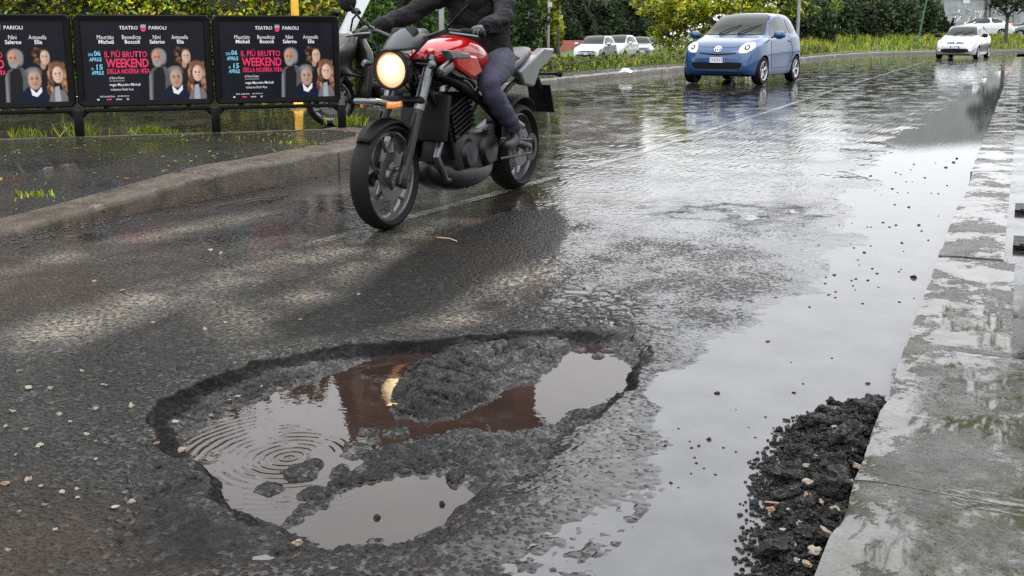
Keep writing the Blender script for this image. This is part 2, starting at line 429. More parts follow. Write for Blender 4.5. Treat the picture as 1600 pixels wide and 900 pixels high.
def pebble_mat():
    t = NT('pale_pebble'); oi = t.n('ShaderNodeObjectInfo')
    r_ = t.n('ShaderNodeValToRGB'); t.set(r_, 'Fac', oi.outputs['Random'])
    r_.color_ramp.elements[0].color = c4((.30, .26, .21)); r_.color_ramp.elements[1].color = c4((.18, .095, .05))
    e_ = r_.color_ramp.elements.new(.5); e_.color = c4((.20, .17, .13)); e_ = r_.color_ramp.elements.new(.8); e_.color = c4((.24, .17, .11))
    col = t.mix(t.map(t.noise(45, 4, .7, t.obj()), .5, .62), r_.outputs['Color'], (.10, .075, .05))
    t.P(Base_Color=col, Roughness=.4, Normal=t.bump(t.noise(90, 4, .6, t.obj()), .5, .004)); return t.m
M['pebble'] = pebble_mat()
def chunk_mat():
    t = NT('tar_lump'); o = t.pos()
    v = t.n('ShaderNodeTexVoronoi'); t.set(v, 'Scale', 160.); t.set(v, 'Vector', o)
    sp_ = t.n('ShaderNodeSeparateColor'); t.set(sp_, 0, v.outputs['Color'])
    col = t.mix(t.map(sp_.outputs[1], .92, .97), (.006, .0057, .0054), (.05, .046, .04))
    h = t.math('ADD', t.map(v.outputs['Distance'], 0, .6, 1, 0), t.noise(300, 3, .6, o))
    t.P(Base_Color=col, Roughness=t.map(t.noise(60, 3, .6, o), .4, .6, .12, .40), Normal=t.bump(h, 1., .007)); t.b.inputs['Specular IOR Level'].default_value = .28; return t.m
M['chunk'] = chunk_mat()
# ================================================================ THE GROUND
XK = -0.30            # road side of the right kerb
def lin(a, b, s): return np.linspace(a, b, max(2, int(round((b - a) / s)) + 1))
gx = np.unique(np.round(np.concatenate([lin(-9.6, -5.2, .11), lin(-5.2, -3.2, .02), lin(-3.2, XK + .055, .0066)]), 5))
ys = [-.6]
while ys[-1] < 92:
    y = ys[-1]
    ys.append(y + (.05 if y < 1.2 else .0062 if y < 4.0 else min(.0062 * math.exp((y - 4.0) * .38), .0062 + .012 * (y - 4.0) + .0009 * (y-4)**2, .8)))
gy = np.array(ys)
NX, NY = len(gx), len(gy)
GX, GY = np.meshgrid(gx, gy); PX = GX.ravel(); PY = GY.ravel(); PP = np.stack([PX, PY], 1)
WL, WR = -0.050, -0.006       # water level in the hole, water level along the kerb
RIM = [(228,672,.03),(232,645,.03),(262,618,.03),(300,597,.03),(350,580,.03),(400,563,.03),(450,553,.03),(500,543,.03),(560,534,.03),(620,530,.03),
 (680,527,.03),(740,521,.03),(800,515,.03),(860,512,.035),(920,513,.05),(980,515,.07),(1025,528,.08),(1032,545,.08),(1014,566,.05),(994,580,.03),
 (987,605,.035),(962,634,.05),(930,660,.08),(908,692,.13),(868,735,.19),(812,775,.22),(765,808,.19),(705,840,.13),(640,862,.08),(560,868,.075),
 (480,864,.07),(450,848,.065),(420,832,.06),(395,820,.055),(352,800,.05),(330,782,.05),(318,748,.05),(298,722,.045),(262,700,.035)]
rim = polyG(RIM); rimw = np.array([p[2] for p in RIM])
POOLS = [
 [(288,705),(300,680),(330,655),(380,635),(440,610),(500,590),(545,570),(600,556),(668,551),(682,560),(645,575),(628,592),(634,610),(610,630),(622,646),(660,662),(700,662),
  (690,676),(640,692),(612,702),(560,737),(520,758),(470,792),(436,822),(400,812),(350,790),(325,770),(322,745),(306,718)],
 [(640,660),(690,655),(740,640),(765,628),(785,606),(830,600),(858,582),(872,572),(880,548),(905,538),(945,540),(975,560),(990,575),(985,602),(955,626),(925,640),(890,645),(872,660),(830,673),(780,680),(720,668),(660,672)],
 [(458,818),(480,800),(520,780),(570,757),(620,744),(680,742),(705,730),(735,750),(747,785),(735,810),(690,832),(640,850),(580,858),(500,853),(465,842)]]
near = (PX > -3.15) & (PX < -.5) & (PY > 1.2) & (PY < 4.6)
idx = np.where(near)[0]; Q = PP[idx]
wob = np.stack([fbm(Q[:,0], Q[:,1], .09, 3, 5), fbm(Q[:,0], Q[:,1], .09, 3, 9)], 1) * .05
QW = Q + wob
srim, sw = sdist(QW, rim, rimw)
sp_ = np.full(len(Q), -9.)
for k, pl in enumerate(POOLS):
    pts = polyG(pl, WL); sp_ = np.maximum(sp_, sdist(Q + wob * (.5 if k < 2 else .3), pts))
x, y = Q[:,0], Q[:,1]
rough1 = fbm(x, y, .045, 3, 21, .6); rough2 = fbm(x, y, .20, 2, 33); ed, f1 = worley(x, y, .055, 8); ed2, f12 = worley(x, y, .019, 18)
crumb = np.clip(.012 - f12, 0, .012)
floor_ = WL + np.clip(-sp_ * .28, -.03, .018) + rough1 * .015 + rough2 * .008
out = sp_ < 0
floor_ += np.where(out, crumb * .9, 0)
# heap of broken asphalt left standing in the hole
HEAP = polyG([(612,640),(622,600),(640,578),(690,560),(700,545),(760,533),(850,526),(885,538),(878,556),(862,570),(800,588),(772,603),(755,628),(700,645),(655,655),(625,655)], WL)
sh = sdist(Q + wob * .5, HEAP)
edh, fh = worley(x + wob[:,0]*1.5, y + wob[:,1]*1.5, .13, 41)
heap = WL + smooth01(sh / .05) * .012 + np.where(sh > 0, np.clip(sh*.10, 0, .010) + smooth01(edh / .022) * .027 + vnoise(x, y, .11, 88) * .018 - .012 + rough1 * .010 + crumb * .8, -.05)
floor_ = np.maximum(floor_, heap)
LUMPS = [(845,540,55,14,.034),(860,562,14,5,.006),(905,547,12,4,.006),(955,545,16,4,.005),(935,557,10,3,.005),(470,740,32,12,.012),(492,728,12,6,.016),(422,765,26,9,.008),(486,772,20,11,.010),(532,738,16,10,.007),
 (560,700,26,12,.007),(597,712,34,12,.008),(575,674,18,7,.007),(618,676,22,9,.007),(575,690,22,9,.006),(548,712,18,8,.006),(640,642,18,7,.008),(690,652,24,6,.007),(640,625,22,9,.010),(462,815,14,6,.006),(505,790,14,5,.004),
 (710,748,14,12,.015),(585,846,14,5,.004),(590,810,6,3,.006),(690,788,5,3,.004)]
for (a, b, ra, rb, hh) in LUMPS:
    c = G(a, b, WL)[:2]; ex = np.linalg.norm(G(a + ra, b, WL)[:2] - c); ey = np.linalg.norm(G(a, b - rb, WL)[:2] - c)
    dx = (Q - c) @ RT[:2]; dy = (Q - c) @ FH[:2]
    d2 = (dx/ex)**2 + (dy/ey)**2 + vnoise(x, y, .03, 51) * .8 + vnoise(x, y, .012, 52) * .4
    floor_ = np.maximum(floor_, np.where(d2 < 1.0, WL + hh * np.sqrt(np.clip(1 - d2, 0, 1)) + rough1 * .006 + crumb*.4, -1))
# steep broken wall at the back, soft slope in front
tw = srim / np.maximum(sw, .02) + rough1 * .35 * (1 - smooth01((sw - .045) / .04)) + fbm(x, y, .16, 3, 301) * .7 * smooth01((sw - .05) / .05) * smooth01(srim / .03)
kk = smooth01((sw - .045) / .04); drop = np.clip(tw, 0, 1) ** .8 * (1 - kk) + smooth01(tw) * kk
surf = np.full(len(Q), .0) + fbm(x, y, .30, 2, 71) * .002
# alligator cracks behind the hole and cracks on the left slab
cz = np.exp(-(((x + 1.75)/.75)**2 + ((y - 4.05 + .15*(x+1.75))/.42)**2) ** 2)
e1, _ = worley(x + wob[:,0], (y + wob[:,1]) * 1.2, .095, 61)
crk = cz * np.clip(1 - e1 / .014, 0, 1); surf -= crk * .015
surf += cz * vnoise(x, y, .085, 62) * .003
slab = -.03 + sdist(QW + wob*1.5, polyG([(205,745),(250,700),(300,715),(330,782),(400,820),(455,850),(470,880),(330,905),(180,900),(190,800)]))
surf -= smooth01(slab / .05 + .5) * .004; surf += np.where(slab > 0, crumb * .5 * smooth01(slab/.05) + rough1 * .006 * smooth01(slab/.05), 0)
for line in ([(235,690),(212,728),(205,760),(212,800),(200,850)], [(318,748),(290,745),(262,762),(240,778)], [(300,715),(262,724),(236,742)], [(455,850),(430,866),(400,872)], [(330,560),(280,575),(225,600)]):
    L = polyG(line)
    for i in range(len(L) - 1):
        ab = L[i+1] - L[i]; t = np.clip(((QW - L[i]) @ ab) / (ab @ ab), 0, 1); d = np.hypot(*(QW - L[i] - t[:, None]*ab).T)
        surf -= np.clip(1 - d / .012, 0, 1) * .012
# crumbled collar round the rim
col_ = np.exp(-np.clip(-srim, 0, 9) / .10) * (srim < 0) * (.5 + .5 * smooth01((sw - .045) / .03))
surf += col_ * (crumb * .5 + rough1 * .004)
h = surf * (1 - drop) + floor_ * drop
ZZ = np.zeros(NX * NY); WET = np.zeros(NX * NY); TAR = np.zeros(NX * NY); TAR[idx] = (.32 * drop + .55 * np.clip(4 * drop * (1 - drop), 0, 1) * (1 - smooth01((sw - .04) / .05))) * (srim > 0) + .95 * smooth01((.06 - np.abs(srim - .03)) / .04) * smooth01(srim / .012) * (1 - smooth01((sw - .035) / .03)); TAR[idx] = np.maximum(TAR[idx], crk * .95); TAR[idx] = np.maximum(TAR[idx], np.where(slab > -.03, smooth01((slab+.03)/.12) * .55, 0)); DUST_SHEEN = np.zeros(NX * NY)
# whole road: faint waviness, long shallow gutter of standing water along the kerb
PUD = polyG([(1395,655),(1440,480),(1487,330),(1530,190),(1565,120),(1590,97),(1600,60+36),(1560,112),(1510,135),(1475,165),(1425,200),(1385,235),(1345,290),(1310,370),(1275,440),(1225,478),(1150,500),
  (1085,525),(1030,568),(1002,610),(1005,655),(1028,700),(1050,745),(1040,770),(960,790),(900,815),(850,850),(760,905),(760,1000),(1330,1100),(1345,900)])
PUD[0, 0] = PUD[1, 0] = PUD[2, 0] = PUD[3, 0] = PUD[4, 0] = -.1; PUD[-1, 0] = -.1; PUD[-2, 0] = -.1
far_w = PP.copy(); wob2 = fbm(PX, PY, .5, 4, 101) * .16 + fbm(PX, PY, .05, 2, 103) * .03
spud = sdist(PP, PUD) + wob2 * np.clip(PY / 3.0, .5, 2.2)
fine = vnoise(PX, PY, .013, 111) * .0030 + vnoise(PX, PY, .031, 112) * .0022
midn = fbm(PX, PY, .7, 3, 121) * .0055
edge = np.clip(-spud, -1, .5)
gut = WR + np.where(spud > 0, -np.clip(spud * .03, 0, .010), np.clip(-spud * .035, 0, .0095)) + fine * np.where(spud > 0, np.exp(-np.clip(spud, 0, 9) / .05), 1) + midn * smooth01(-spud / .3)
rip = (PY < 2.7) & (spud > 0) & (PX < -.75)
gut = np.where(rip, gut * (1 - smooth01((2.55 - PY) / .3)) + (WR + .0002 + fine * 1.6 + fbm(PX, PY, .12, 2, 131) * .004) * smooth01((2.55 - PY) / .3), gut)
ZZ[:] = np.where(PX > -3.2, gut, np.clip(gut, WR + .004, 9))
left = smooth01((-PX - 1.9) / .9) * smooth01((9 - PY) / 3)
ZZ = ZZ * (1 - left) + (fine * .5 + fbm(PX, PY, .5, 2, 77) * .003) * left
inh = smooth01((srim + .22) / .2)     # near the hole its own surface rules
keep = smooth01((spud[idx] + .02) / .05)
inh = np.maximum(smooth01((srim + .045) / .04), inh * (1 - keep)) * smooth01((4.5 - y) / .3)
inh = np.maximum(inh, smooth01((4.5 - y) / .3) * smooth01((-1.25 - x) / .25) * (1 - keep))
ZZ[idx] = ZZ[idx] * (1 - inh) + h * inh
# the shallow old scar further back
c = G(1150, 333)[:2]; dx = (PP - c) @ RT[:2]; dy = (PP - c) @ FH[:2]
scar = (dx/.36)**2 + (dy/.24)**2 + fbm(PX, PY, .16, 4, 151) * 3.2
ZZ -= np.where((PY > 5) & (PY < 8), smooth01((1 - scar) * 1.6) * (.0060 + worley(PX, PY, .08, 9)[0] * .08), 0); TAR += (PY > 5) * (PY < 8) * np.clip(np.exp(-np.abs(scar - 1.2) * .9) * 1.5, 0, .95)
ZZ[(PX < -9.55)] = 0
WET = np.clip(1 - (ZZ - WR) / .006, 0, 1) * (PX > -3.3) * .35 - .28 * smooth01((4.3 - PY) / 1.0) + .45 * smooth01((PY - 4.5) / 5)
WET[idx] = (-.30 - .22 * smooth01(fbm(x, y, .8, 3, 411) * 1.6 + .4)) * smooth01((-1.0 - x) / .6) * smooth01((4.4 - y) / 1.2) * (srim < 0) + np.maximum(WET[idx] * (srim < 0), np.clip(1 - (ZZ[idx] - WL) / .008, 0, 1) * .5 * (srim > 0)) - .06 * smooth01((srim + .25) / .25)
# pale worn dust bands on the left lane, with sky sheen painted into their colour
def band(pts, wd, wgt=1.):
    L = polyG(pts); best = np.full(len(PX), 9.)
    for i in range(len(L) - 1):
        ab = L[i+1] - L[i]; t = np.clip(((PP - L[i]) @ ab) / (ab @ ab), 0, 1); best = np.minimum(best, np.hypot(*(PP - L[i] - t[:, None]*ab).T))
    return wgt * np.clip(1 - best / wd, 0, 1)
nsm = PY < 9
DUST_SHEEN = np.maximum.reduce([band([(-100,590),(120,505),(270,455),(420,420),(700,350)], .30, 1.0), band([(-60,450),(120,395),(300,355),(420,335)], .26, .7), band([(330,440),(390,500),(440,545)], .28, .55), band([(1085,790),(1120,850),(1140,880)], .10, .9)]) * nsm  # last band: pale reflection painted into the road colour
DUST_SHEEN = np.maximum(DUST_SHEEN, nsm * (PX < -1.2) * (PX > -5.2) * smooth01((PY - 2.9) / 1.2) * .42 * smooth01(fbm(PX, PY, .9, 4, 181) * 1.6 + .1))
DUST_SHEEN *= np.clip(.6 + fbm(PX, PY, .25, 3, 171) * 1.2, 0, 1)
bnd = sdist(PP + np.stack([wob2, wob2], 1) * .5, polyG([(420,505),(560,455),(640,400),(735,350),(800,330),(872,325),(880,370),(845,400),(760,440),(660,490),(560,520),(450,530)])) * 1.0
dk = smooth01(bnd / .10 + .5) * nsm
WET = WET - .45 * dk; DUST_SHEEN = DUST_SHEEN * (1 - .9 * dk); TAR = np.maximum(TAR, .62 * dk)
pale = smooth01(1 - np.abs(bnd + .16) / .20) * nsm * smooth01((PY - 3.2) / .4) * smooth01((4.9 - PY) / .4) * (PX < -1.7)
DUST_SHEEN = np.maximum(DUST_SHEEN, .75 * pale * (.6 + fbm(PX, PY, .2, 3, 191)))
V = np.stack([PX, PY, ZZ], 1)
I = (np.arange(NY - 1)[:, None] * NX + np.arange(NX - 1)[None, :]).ravel()
road = mesh_np('road', V, np.stack([I, I + 1, I + NX + 1, I + NX], 1), M['asphalt'], smooth=True, attr={'wet': WET, 'dust_sheen': DUST_SHEEN, 'tar': TAR})
prop(road, 'wet worn asphalt road with a deep pothole full of muddy water', kind='structure')
def roadz(px_, py_):
    i = min(max(int(np.searchsorted(gx, px_)) - 1, 0), NX - 2); j = min(max(int(np.searchsorted(gy, py_)) - 1, 0), NY - 2)
    return float(ZZ[j * NX + i])
road.color = (.1, .1, .1, 1)

# big base sheet of tarmac under and around everything
mesh_np('ground', [(-600, -60, -.62), (600, -60, -.62), (600, 900, -.62), (-600, 900, -.62)], [(0, 1, 2, 3)], M['soil'])
bpy.data.objects['ground']['kind'] = 'structure'
def sheet(name, poly, mat, z=0., kind='structure', attr=None, thick=0):
    o = mesh_np(name, [(p[0], p[1], p[2] if len(p) > 2 else z) for p in poly], [tuple(range(len(poly)))], mat); o['kind'] = kind; return o
# side road to the left of the main road (one level with it)
sheet('side_road', [(-60, -4), (-9.6, -4), (-9.6, 17.6), (-11.4, 18.6), (-14, 21.5), (-60, 34)], M['side'], -.004)

# water in the hole: one level sheet lying inside the hole
def water_sheet(name, x0, x1, y0, y1, st, z, keepf, mat, label):
    ax = np.arange(x0, x1 + st * .5, st); ay = np.arange(y0, y1 + st * .5, st)
    A, B = np.meshgrid(ax, ay); n = len(ax)
    cx = (A[:-1, :-1] + st/2).ravel(); cy = (B[:-1, :-1] + st/2).ravel()
    k = keepf(cx, cy); I = (np.arange(len(ay) - 1)[:, None] * n + np.arange(n - 1)[None, :]).ravel()[k]
    Fq = np.stack([I, I + 1, I + n + 1, I + n], 1); u, inv = np.unique(Fq, return_inverse=True)
    VV = np.stack([A.ravel()[u], B.ravel()[u], np.full(len(u), z)], 1)
    o = mesh_np(name, VV, inv.reshape(Fq.shape), mat); prop(o, label, kind='structure'); return o
water_sheet('pothole_water', -2.45, -.95, 1.5, 3.75, .03, WL, lambda a, b: sdist(np.stack([a, b], 1), rim) > .015, M['water_hole'], 'brown muddy rainwater standing in the pothole')
water_sheet('puddle', -3.1, XK + .03, -.5, 12.0, .05, WR, lambda a, b: (sdist(np.stack([a, b], 1), rim) < -.05) & ((a > -1.5) | (b > 4.6)) , M['water_road'], 'still rainwater standing along the right kerb')
water_sheet('rain_film', -3.0, XK + .03, 12.0, 60, .3, WR, lambda a, b: a > -99, M['water_road'], 'rainwater lying in the far gutter')

# worn white lane line
lx = [(-3.60, -.5), (-3.53, 4.23), (-3.47, 5.42), (-3.36, 7.98), (-3.32, 9.51), (-3.38, 16), (-3.5, 23.98), (-3.6, 50)]
V = []; Fc = []
LY = np.concatenate([np.arange(0, 8, .05), np.arange(8, 50, .4)])
LX = np.interp(LY, [p[1] for p in lx], [p[0] for p in lx])
for i, (a, b) in enumerate(zip(LX, LY)):
    for s_ in (-.045, 0, .045): V.append((a + s_, b, max(roadz(a + s_, b), roadz(a + s_, min(b + .03, 90))) + .0045))
for i in range(len(LY) - 1):
    for j in range(2): q = i*3 + j; Fc.append((q, q+1, q+4, q+3))
o = mesh_np('lane_line', V, Fc, M['paint_line']); prop(o, 'worn white lane line along the wet road', kind='structure')

# ---------------------------------------------------------------- right kerb and pavement
ZK = .045
kerb = empty('kerb', (0, 0, 0), kind='structure', label='row of pale wet stones edging the road on the right')
def chipped(x0, x1, y0, y1, zb, zt, mat, parent, name='kerb_stone', seed=0, amp=.008, res=.05, label=None):
    """a kerb stone with a worn, chipped road edge and slightly uneven top"""
    nx = max(3, int((x1 - x0) / res)); ny = max(3, int((y1 - y0) / res))
    ax = np.linspace(x0, x1, nx + 1); ay = np.linspace(y0, y1, ny + 1); A, B = np.meshgrid(ax, ay)
    chip = np.clip(fbm(B, B*0 + seed, .22, 4, seed) + .1, 0, 1) * amp * 5
    e0 = np.exp(-(A - x0) / .03)
    Z = zt + fbm(A, B, .25, 2, seed) * .0014 - chip * e0 * .7 - .006 * e0 - .002 * np.exp(-(B - y0) / .01) - .002 * np.exp(-(y1 - B) / .01)
    A2 = A + (chip * .9) * (A == x0) * 1.0
    n = nx + 1; V = list(zip(A2.ravel(), B.ravel(), Z.ravel())); Fc = [(j*n+i, j*n+i+1, (j+1)*n+i+1, (j+1)*n+i) for j in range(ny) for i in range(nx)]
    b = len(V)
    ring = [i for i in range(n)] + [j*n + nx for j in range(1, ny + 1)] + [ny*n + i for i in range(nx - 1, -1, -1)] + [j*n for j in range(ny - 1, 0, -1)]
    for r_ in ring: V.append((V[r_][0], V[r_][1], zb))
    m = len(ring)
    for i in range(m): Fc.append((ring[i], b + i, b + (i+1) % m, ring[(i+1) % m]))
    o = mesh_np(name, V, Fc, mat, parent, smooth=True); o.data.set_sharp_from_angle(angle=R(50)); return o
joints = [-.6, .75, 1.62, 2.62, 3.90, 5.62, 7.6, 9.3, 11.2, 13.2, 15.3, 17.5, 19.8, 22.2, 24.6, 27, 29.5, 32, 35, 38, 41, 44, 47, 50, 53, 56]
for i in range(len(joints) - 1):
    y0, y1 = joints[i] + .0015, joints[i+1] - .0015
    dx = rnd.uniform(-.008, .008) + (.0 if i != 6 else .010)
    chipped(XK + dx, (.125 if y1 < 3.9 else .05 if y1 < 5.7 else .0) + rnd.uniform(-.003, .003), y0, y1, -.15, ZK + rnd.uniform(-.004, .004), M['kerb'], kerb, seed=i*7 + 1, amp=.0045 if i < 9 else .002, res=.03 if y1 < 6 else .12)
pv = np.linspace(-.03, 3.4, 30); pw = np.concatenate([np.arange(-.6, 9, .12), np.arange(9, 58, 1.2)])
A, B = np.meshgrid(pv, pw); Zp = ZK - .012 + fbm(A, B, .8, 3, 5) * .005; n = len(pv)
I = (np.arange(len(pw) - 1)[:, None] * n + np.arange(n - 1)[None, :]).ravel()
A = np.where(A < 0, A, np.maximum(A, 0)); o = mesh_np('pavement', np.stack([A.ravel(), B.ravel(), Zp.ravel()], 1), np.stack([I, I+1, I+n+1, I+n], 1), M['path'], smooth=True, attr={'wet': (A.ravel()*0 + .35)}); prop(o, 'dark wet asphalt pavement behind the right kerb', kind='structure')
sheet('pavement_margin', [(3.4, -.6), (30, -.6), (30, 58), (3.4, 58)], M['grass_ground'], ZK)
# iron drain covers let into the pavement
for k, (a, b) in enumerate([((1590, 326), 0), ((1592, 380), 1)]):
    g = G(a[0], a[1], ZK); mb = MB()
    mb.box((0, 0, 0), (.30, .30, .012))
    for q in range(5): mb.box((-.11 + q*.055, 0, .008), (.02, .25, .006))
    o = mb.build('drain_cover', M['black_metal']); o.location = (.19, g[1], ZK + .009); prop(o, 'small dark square drain cover set in the pavement, %s' % ('farther of the two' if k == 0 else 'nearer of the two'), 'drain cover')

# ---------------------------------------------------------------- left island with a dropped kerb
def isl_z(y): return .030 + .155 * smooth01((np.asarray(y, float) - 3.7) / 2.4)
KL = np.array([(-5.24, .3), (-5.24, 3.92), (-5.16, 5.19), (-5.13, 6.3), (-5.25, 7.5), (-5.38, 8.35), (-5.72, 8.85), (-6.15, 9.05), (-6.5, 9.0)])
ISL = [(-5.6, .3)] + [(-5.6, 3.92), (-5.52, 5.19), (-5.49, 6.3), (-5.6, 7.5), (-5.70, 8.2), (-5.9, 8.55), (-6.2, 8.75), tuple(G(520, 202.5, .18)[:2]), tuple(G(-20, 219, .18)[:2]), (-15.2, 1.2), (-15.2, .3)]
ia = np.arange(-16, -5.3, .10); ib = np.arange(.3, 10.7, .10); A, B = np.meshgrid(ia, ib)
cen = np.stack([(A[:-1, :-1] + .05).ravel(), (B[:-1, :-1] + .05).ravel()], 1)
ISP = np.array(ISL); k = sdist(cen, ISP + 0) > -.04
n = len(ia); I = (np.arange(len(ib) - 1)[:, None] * n + np.arange(n - 1)[None, :]).ravel()[k]
Fq = np.stack([I, I+1, I+n+1, I+n], 1); u, inv = np.unique(Fq, return_inverse=True)
ax_, ay_ = A.ravel()[u], B.ravel()[u]; sd = sdist(np.stack([ax_, ay_], 1), ISP)
zi = isl_z(ay_) - .006 + fbm(ax_, ay_, .6, 3, 8) * .012
# snap border vertices down so that the slab has sides
o = mesh_np('traffic_island', np.stack([ax_, ay_, np.where(sd < -.001, np.minimum(zi, isl_z(ay_) - .012), zi)], 1), inv.reshape(Fq.shape), M['path'], smooth=True); prop(o, 'dark asphalt surface of the left traffic island', kind='structure')
side = []
for i in range(7, len(ISL) - 1): side.append((ISL[i], ISL[i+1]))
mb = MB()
for (p, q) in side:
    z1, z2 = float(isl_z(p[1])), float(isl_z(q[1])); d = Vector((q[0]-p[0], q[1]-p[1], 0)).normalized(); nn = Vector((-d.y, d.x, 0)) * .05
    mb.add([(p[0]-nn.x, p[1]-nn.y, -.1), (q[0]-nn.x, q[1]-nn.y, -.1), (q[0]-nn.x, q[1]-nn.y, z2), (p[0]-nn.x, p[1]-nn.y, z1), (p[0]+nn.x, p[1]+nn.y, -.1), (q[0]+nn.x, q[1]+nn.y, -.1), (q[0]+nn.x, q[1]+nn.y, z2), (p[0]+nn.x, p[1]+nn.y, z1)],
           [(0,1,2,3), (7,6,5,4), (3,2,6,7), (0,3,7,4), (1,5,6,2)])
o = mb.build('island_edge', M['kerb_left']); o['kind'] = 'structure'
kl = empty('island_kerb', (0, 0, 0), kind='structure', label='mossy stone kerb of the left island, dropped at its near end')
# stones follow the kerb line
def path_at(path, s):
    seg = np.hypot(*(path[1:] - path[:-1]).T); cs = np.concatenate([[0], np.cumsum(seg)]); s = min(max(s, 0), cs[-1] - 1e-6)
    i = int(np.searchsorted(cs, s, side='right')) - 1; i = min(i, len(seg) - 1); t = (s - cs[i]) / seg[i]
    d = (path[i+1] - path[i]) / seg[i]; return path[i] + (path[i+1] - path[i]) * t, d, cs[-1]
def kerb_stone_along(path, s0, s1, width, zfun, mat, parent, inward, seed, n=None, amp=.012, zb=-.12, wf=None):
    L = s1 - s0; n = n or max(4, int(L / .06)); m = 5; V = []; Fc = []
    for i in range(n + 1):
        s = s0 + L * i / n; p, d, _ = path_at(path, s); nn = np.array([-d[1], d[0]]) * inward
        z = float(zfun(p[1])); ch = max(0, float(fbm(np.array([s]), np.array([seed*1.3]), .25, 4, seed)[0])) * amp * 3
        wv = float(fbm(np.array([s]), np.array([seed*.7]), .5, 3, seed + 5)[0]) * .014
        e = .012 if i in (0, n) else 0
        prof = [(wv, zb), (wv + ch*.3, z - .035 - ch*.6), (.012 + ch + wv, z - .008 - ch*.5 - e), (.05 + wv, z + wv*.3 - e), (width * .6, z + .004 - e), (width, z - e), (width, zb)]
        for (o_, zz) in prof: V.append((p[0] + nn[0]*o_, p[1] + nn[1]*o_, zz))
    q = 7
    for i in range(n):
        for j in range(q - 1): Fc.append((i*q+j, i*q+j+1, (i+1)*q+j+1, (i+1)*q+j))
    Fc.append(tuple(range(q))); Fc.append(tuple(n*q + j for j in range(q - 1, -1, -1)))
    o = mesh_np('kerb_stone', V, Fc, mat, parent, smooth=True); o.data.set_sharp_from_angle(angle=R(55)); return o
tot = path_at(KL, 0)[2]
cuts = [0, 1.6, 3.05, 5.33, 6.95, 8.5, 9.7, 10.7, tot]
for i in range(len(cuts) - 1):
    kerb_stone_along(KL, cuts[i] + .005, cuts[i+1] - .005, .34 if i < 3 else .36, lambda y: isl_z(y) + .006, M['kerb_left'], kl, 1, i + 3)

# ---------------------------------------------------------------- far kerb, footpath, grass bank
KF = np.array([(-9.6, 14.5), (-9.6, 20), (-9.6, 27), (-9.45, 33), (-8.9, 40), (-8.45, 46), (-8.1, 54), (-7.2, 60), (-4.4, 65.5), (0.1, 73), (8, 79), (30, 88)])
kf = empty('far_kerb', (0, 0, 0), kind='structure', label='stone kerb along the far footpath')
tot = path_at(KF, 0)[2]; s = 0; k = 0
while s < tot - .5:
    ln = 1.25 if s < 32 else 4.0
    kerb_stone_along(KF, s + .006, min(s + ln, tot) - .006, .26, lambda y: .15, M['kerb_far'], kf, 1, 50 + k, n=4 if s < 32 else 3, amp=.02)
    s += ln; k += 1
def offs(path, s, off):
    p, d, _ = path_at(path, s); return p + np.array([-d[1], d[0]]) * off
def dens(n): return np.unique(np.concatenate([np.linspace(0, tot, n), np.cumsum(np.hypot(*(KF[1:] - KF[:-1]).T))]))
def smoffs(s, off):
    ps = [offs(KF, min(max(s + k, 0), tot - .01), off) for k in (-3, -1.5, 0, 1.5, 3)]; return sum(ps) / 5
ss = np.linspace(0, tot - .02, 70)
def strip(name, offsz, mat, label=None, noise_=0):
    V = []; n = len(offsz(0.))
    for s in ss:
        for (o_, z) in offsz(s):
            p = smoffs(s, o_) if o_ > .5 else offs(KF, s, o_)
            V.append((p[0], p[1], z + (noise_ * float(fbm(np.array([p[0]]), np.array([p[1]]), 2.0, 3, 4)[0]) if noise_ else 0)))
    Fc = [(i*n+j, i*n+j+1, (i+1)*n+j+1, (i+1)*n+j) for i in range(len(ss) - 1) for j in range(n - 1)]
    o = mesh_np(name, V, Fc, mat, smooth=True); prop(o, label, kind='structure'); return o
strip('footpath', lambda s: [(.24, .150), (.6, .152), (1.0, .155), (1.55, .15)], M['path'], 'grey footpath behind the far kerb')
def bank_prof(s):
    t = float(smooth01((s - 30) / 16)); u_ = float(smooth01((s - 46) / 14))   # t: towards the far end the lot gives way to rising ground
    w = 1.45 if s < 40 else 1.0
    q_ = float(smooth01(s / 3.0))
    return [(o_, .13*(1-q_)*(1 if o_ < 3 else 0) - .30*(1-q_)*(o_ >= 3) + z_*q_) for o_, z_ in [(w, .14), (1.9, .26), (2.4, .25 + .15*t), (3.2, .24 + .24*t), (4.2, .12 + .40*t), (5.6, -.20*(1-t) + .72*t), (7.4, -.30*(1-t) + .80*t), (13, -.5*(1-t) + .85*t), (34, -.5*(1-t) + .9*t)]]
bank = strip('grass_bank', bank_prof, M['grass_ground'], 'grass bank behind the far footpath', .06)
def bank_z(s, off):
    pr = bank_prof(s); return float(np.interp(off, [p[0] for p in pr], [p[1] for p in pr]))
# low stone edging in the grass
for k in range(11):
    s0 = 3.0 + k * 1.9
    if k in (3, 8): continue
    a = smoffs(s0, 1.75); b = smoffs(s0 + 1.75, 1.75); d = Vector((b[0]-a[0], b[1]-a[1], 0)); mb = MB()
    mb.box((0, 0, 0), (d.length, .16, .42), bev=.02)
    if k == 0: edging = empty('stone_edging', (0, 0, 0), kind='structure', label='low dark stone edging half sunk in the grass')
    o = mb.build('edging_stone', M['dark_stone'], edging); o.location = ((a[0]+b[0])/2, (a[1]+b[1])/2, .19 + rnd.uniform(-.03, .02)); o.rotation_euler = (rnd.uniform(-.05, .05), 0, math.atan2(d.y, d.x))
sheet('car_park', [(-60, 30, -.25), (-12.5, 12, -.25), (-15, 70, -.25), (-60, 95, -.25)], M['side'])
sheet('distant_street', [(-30, 79), (60, 92), (120, 300), (-120, 300)], M['side'], .84)
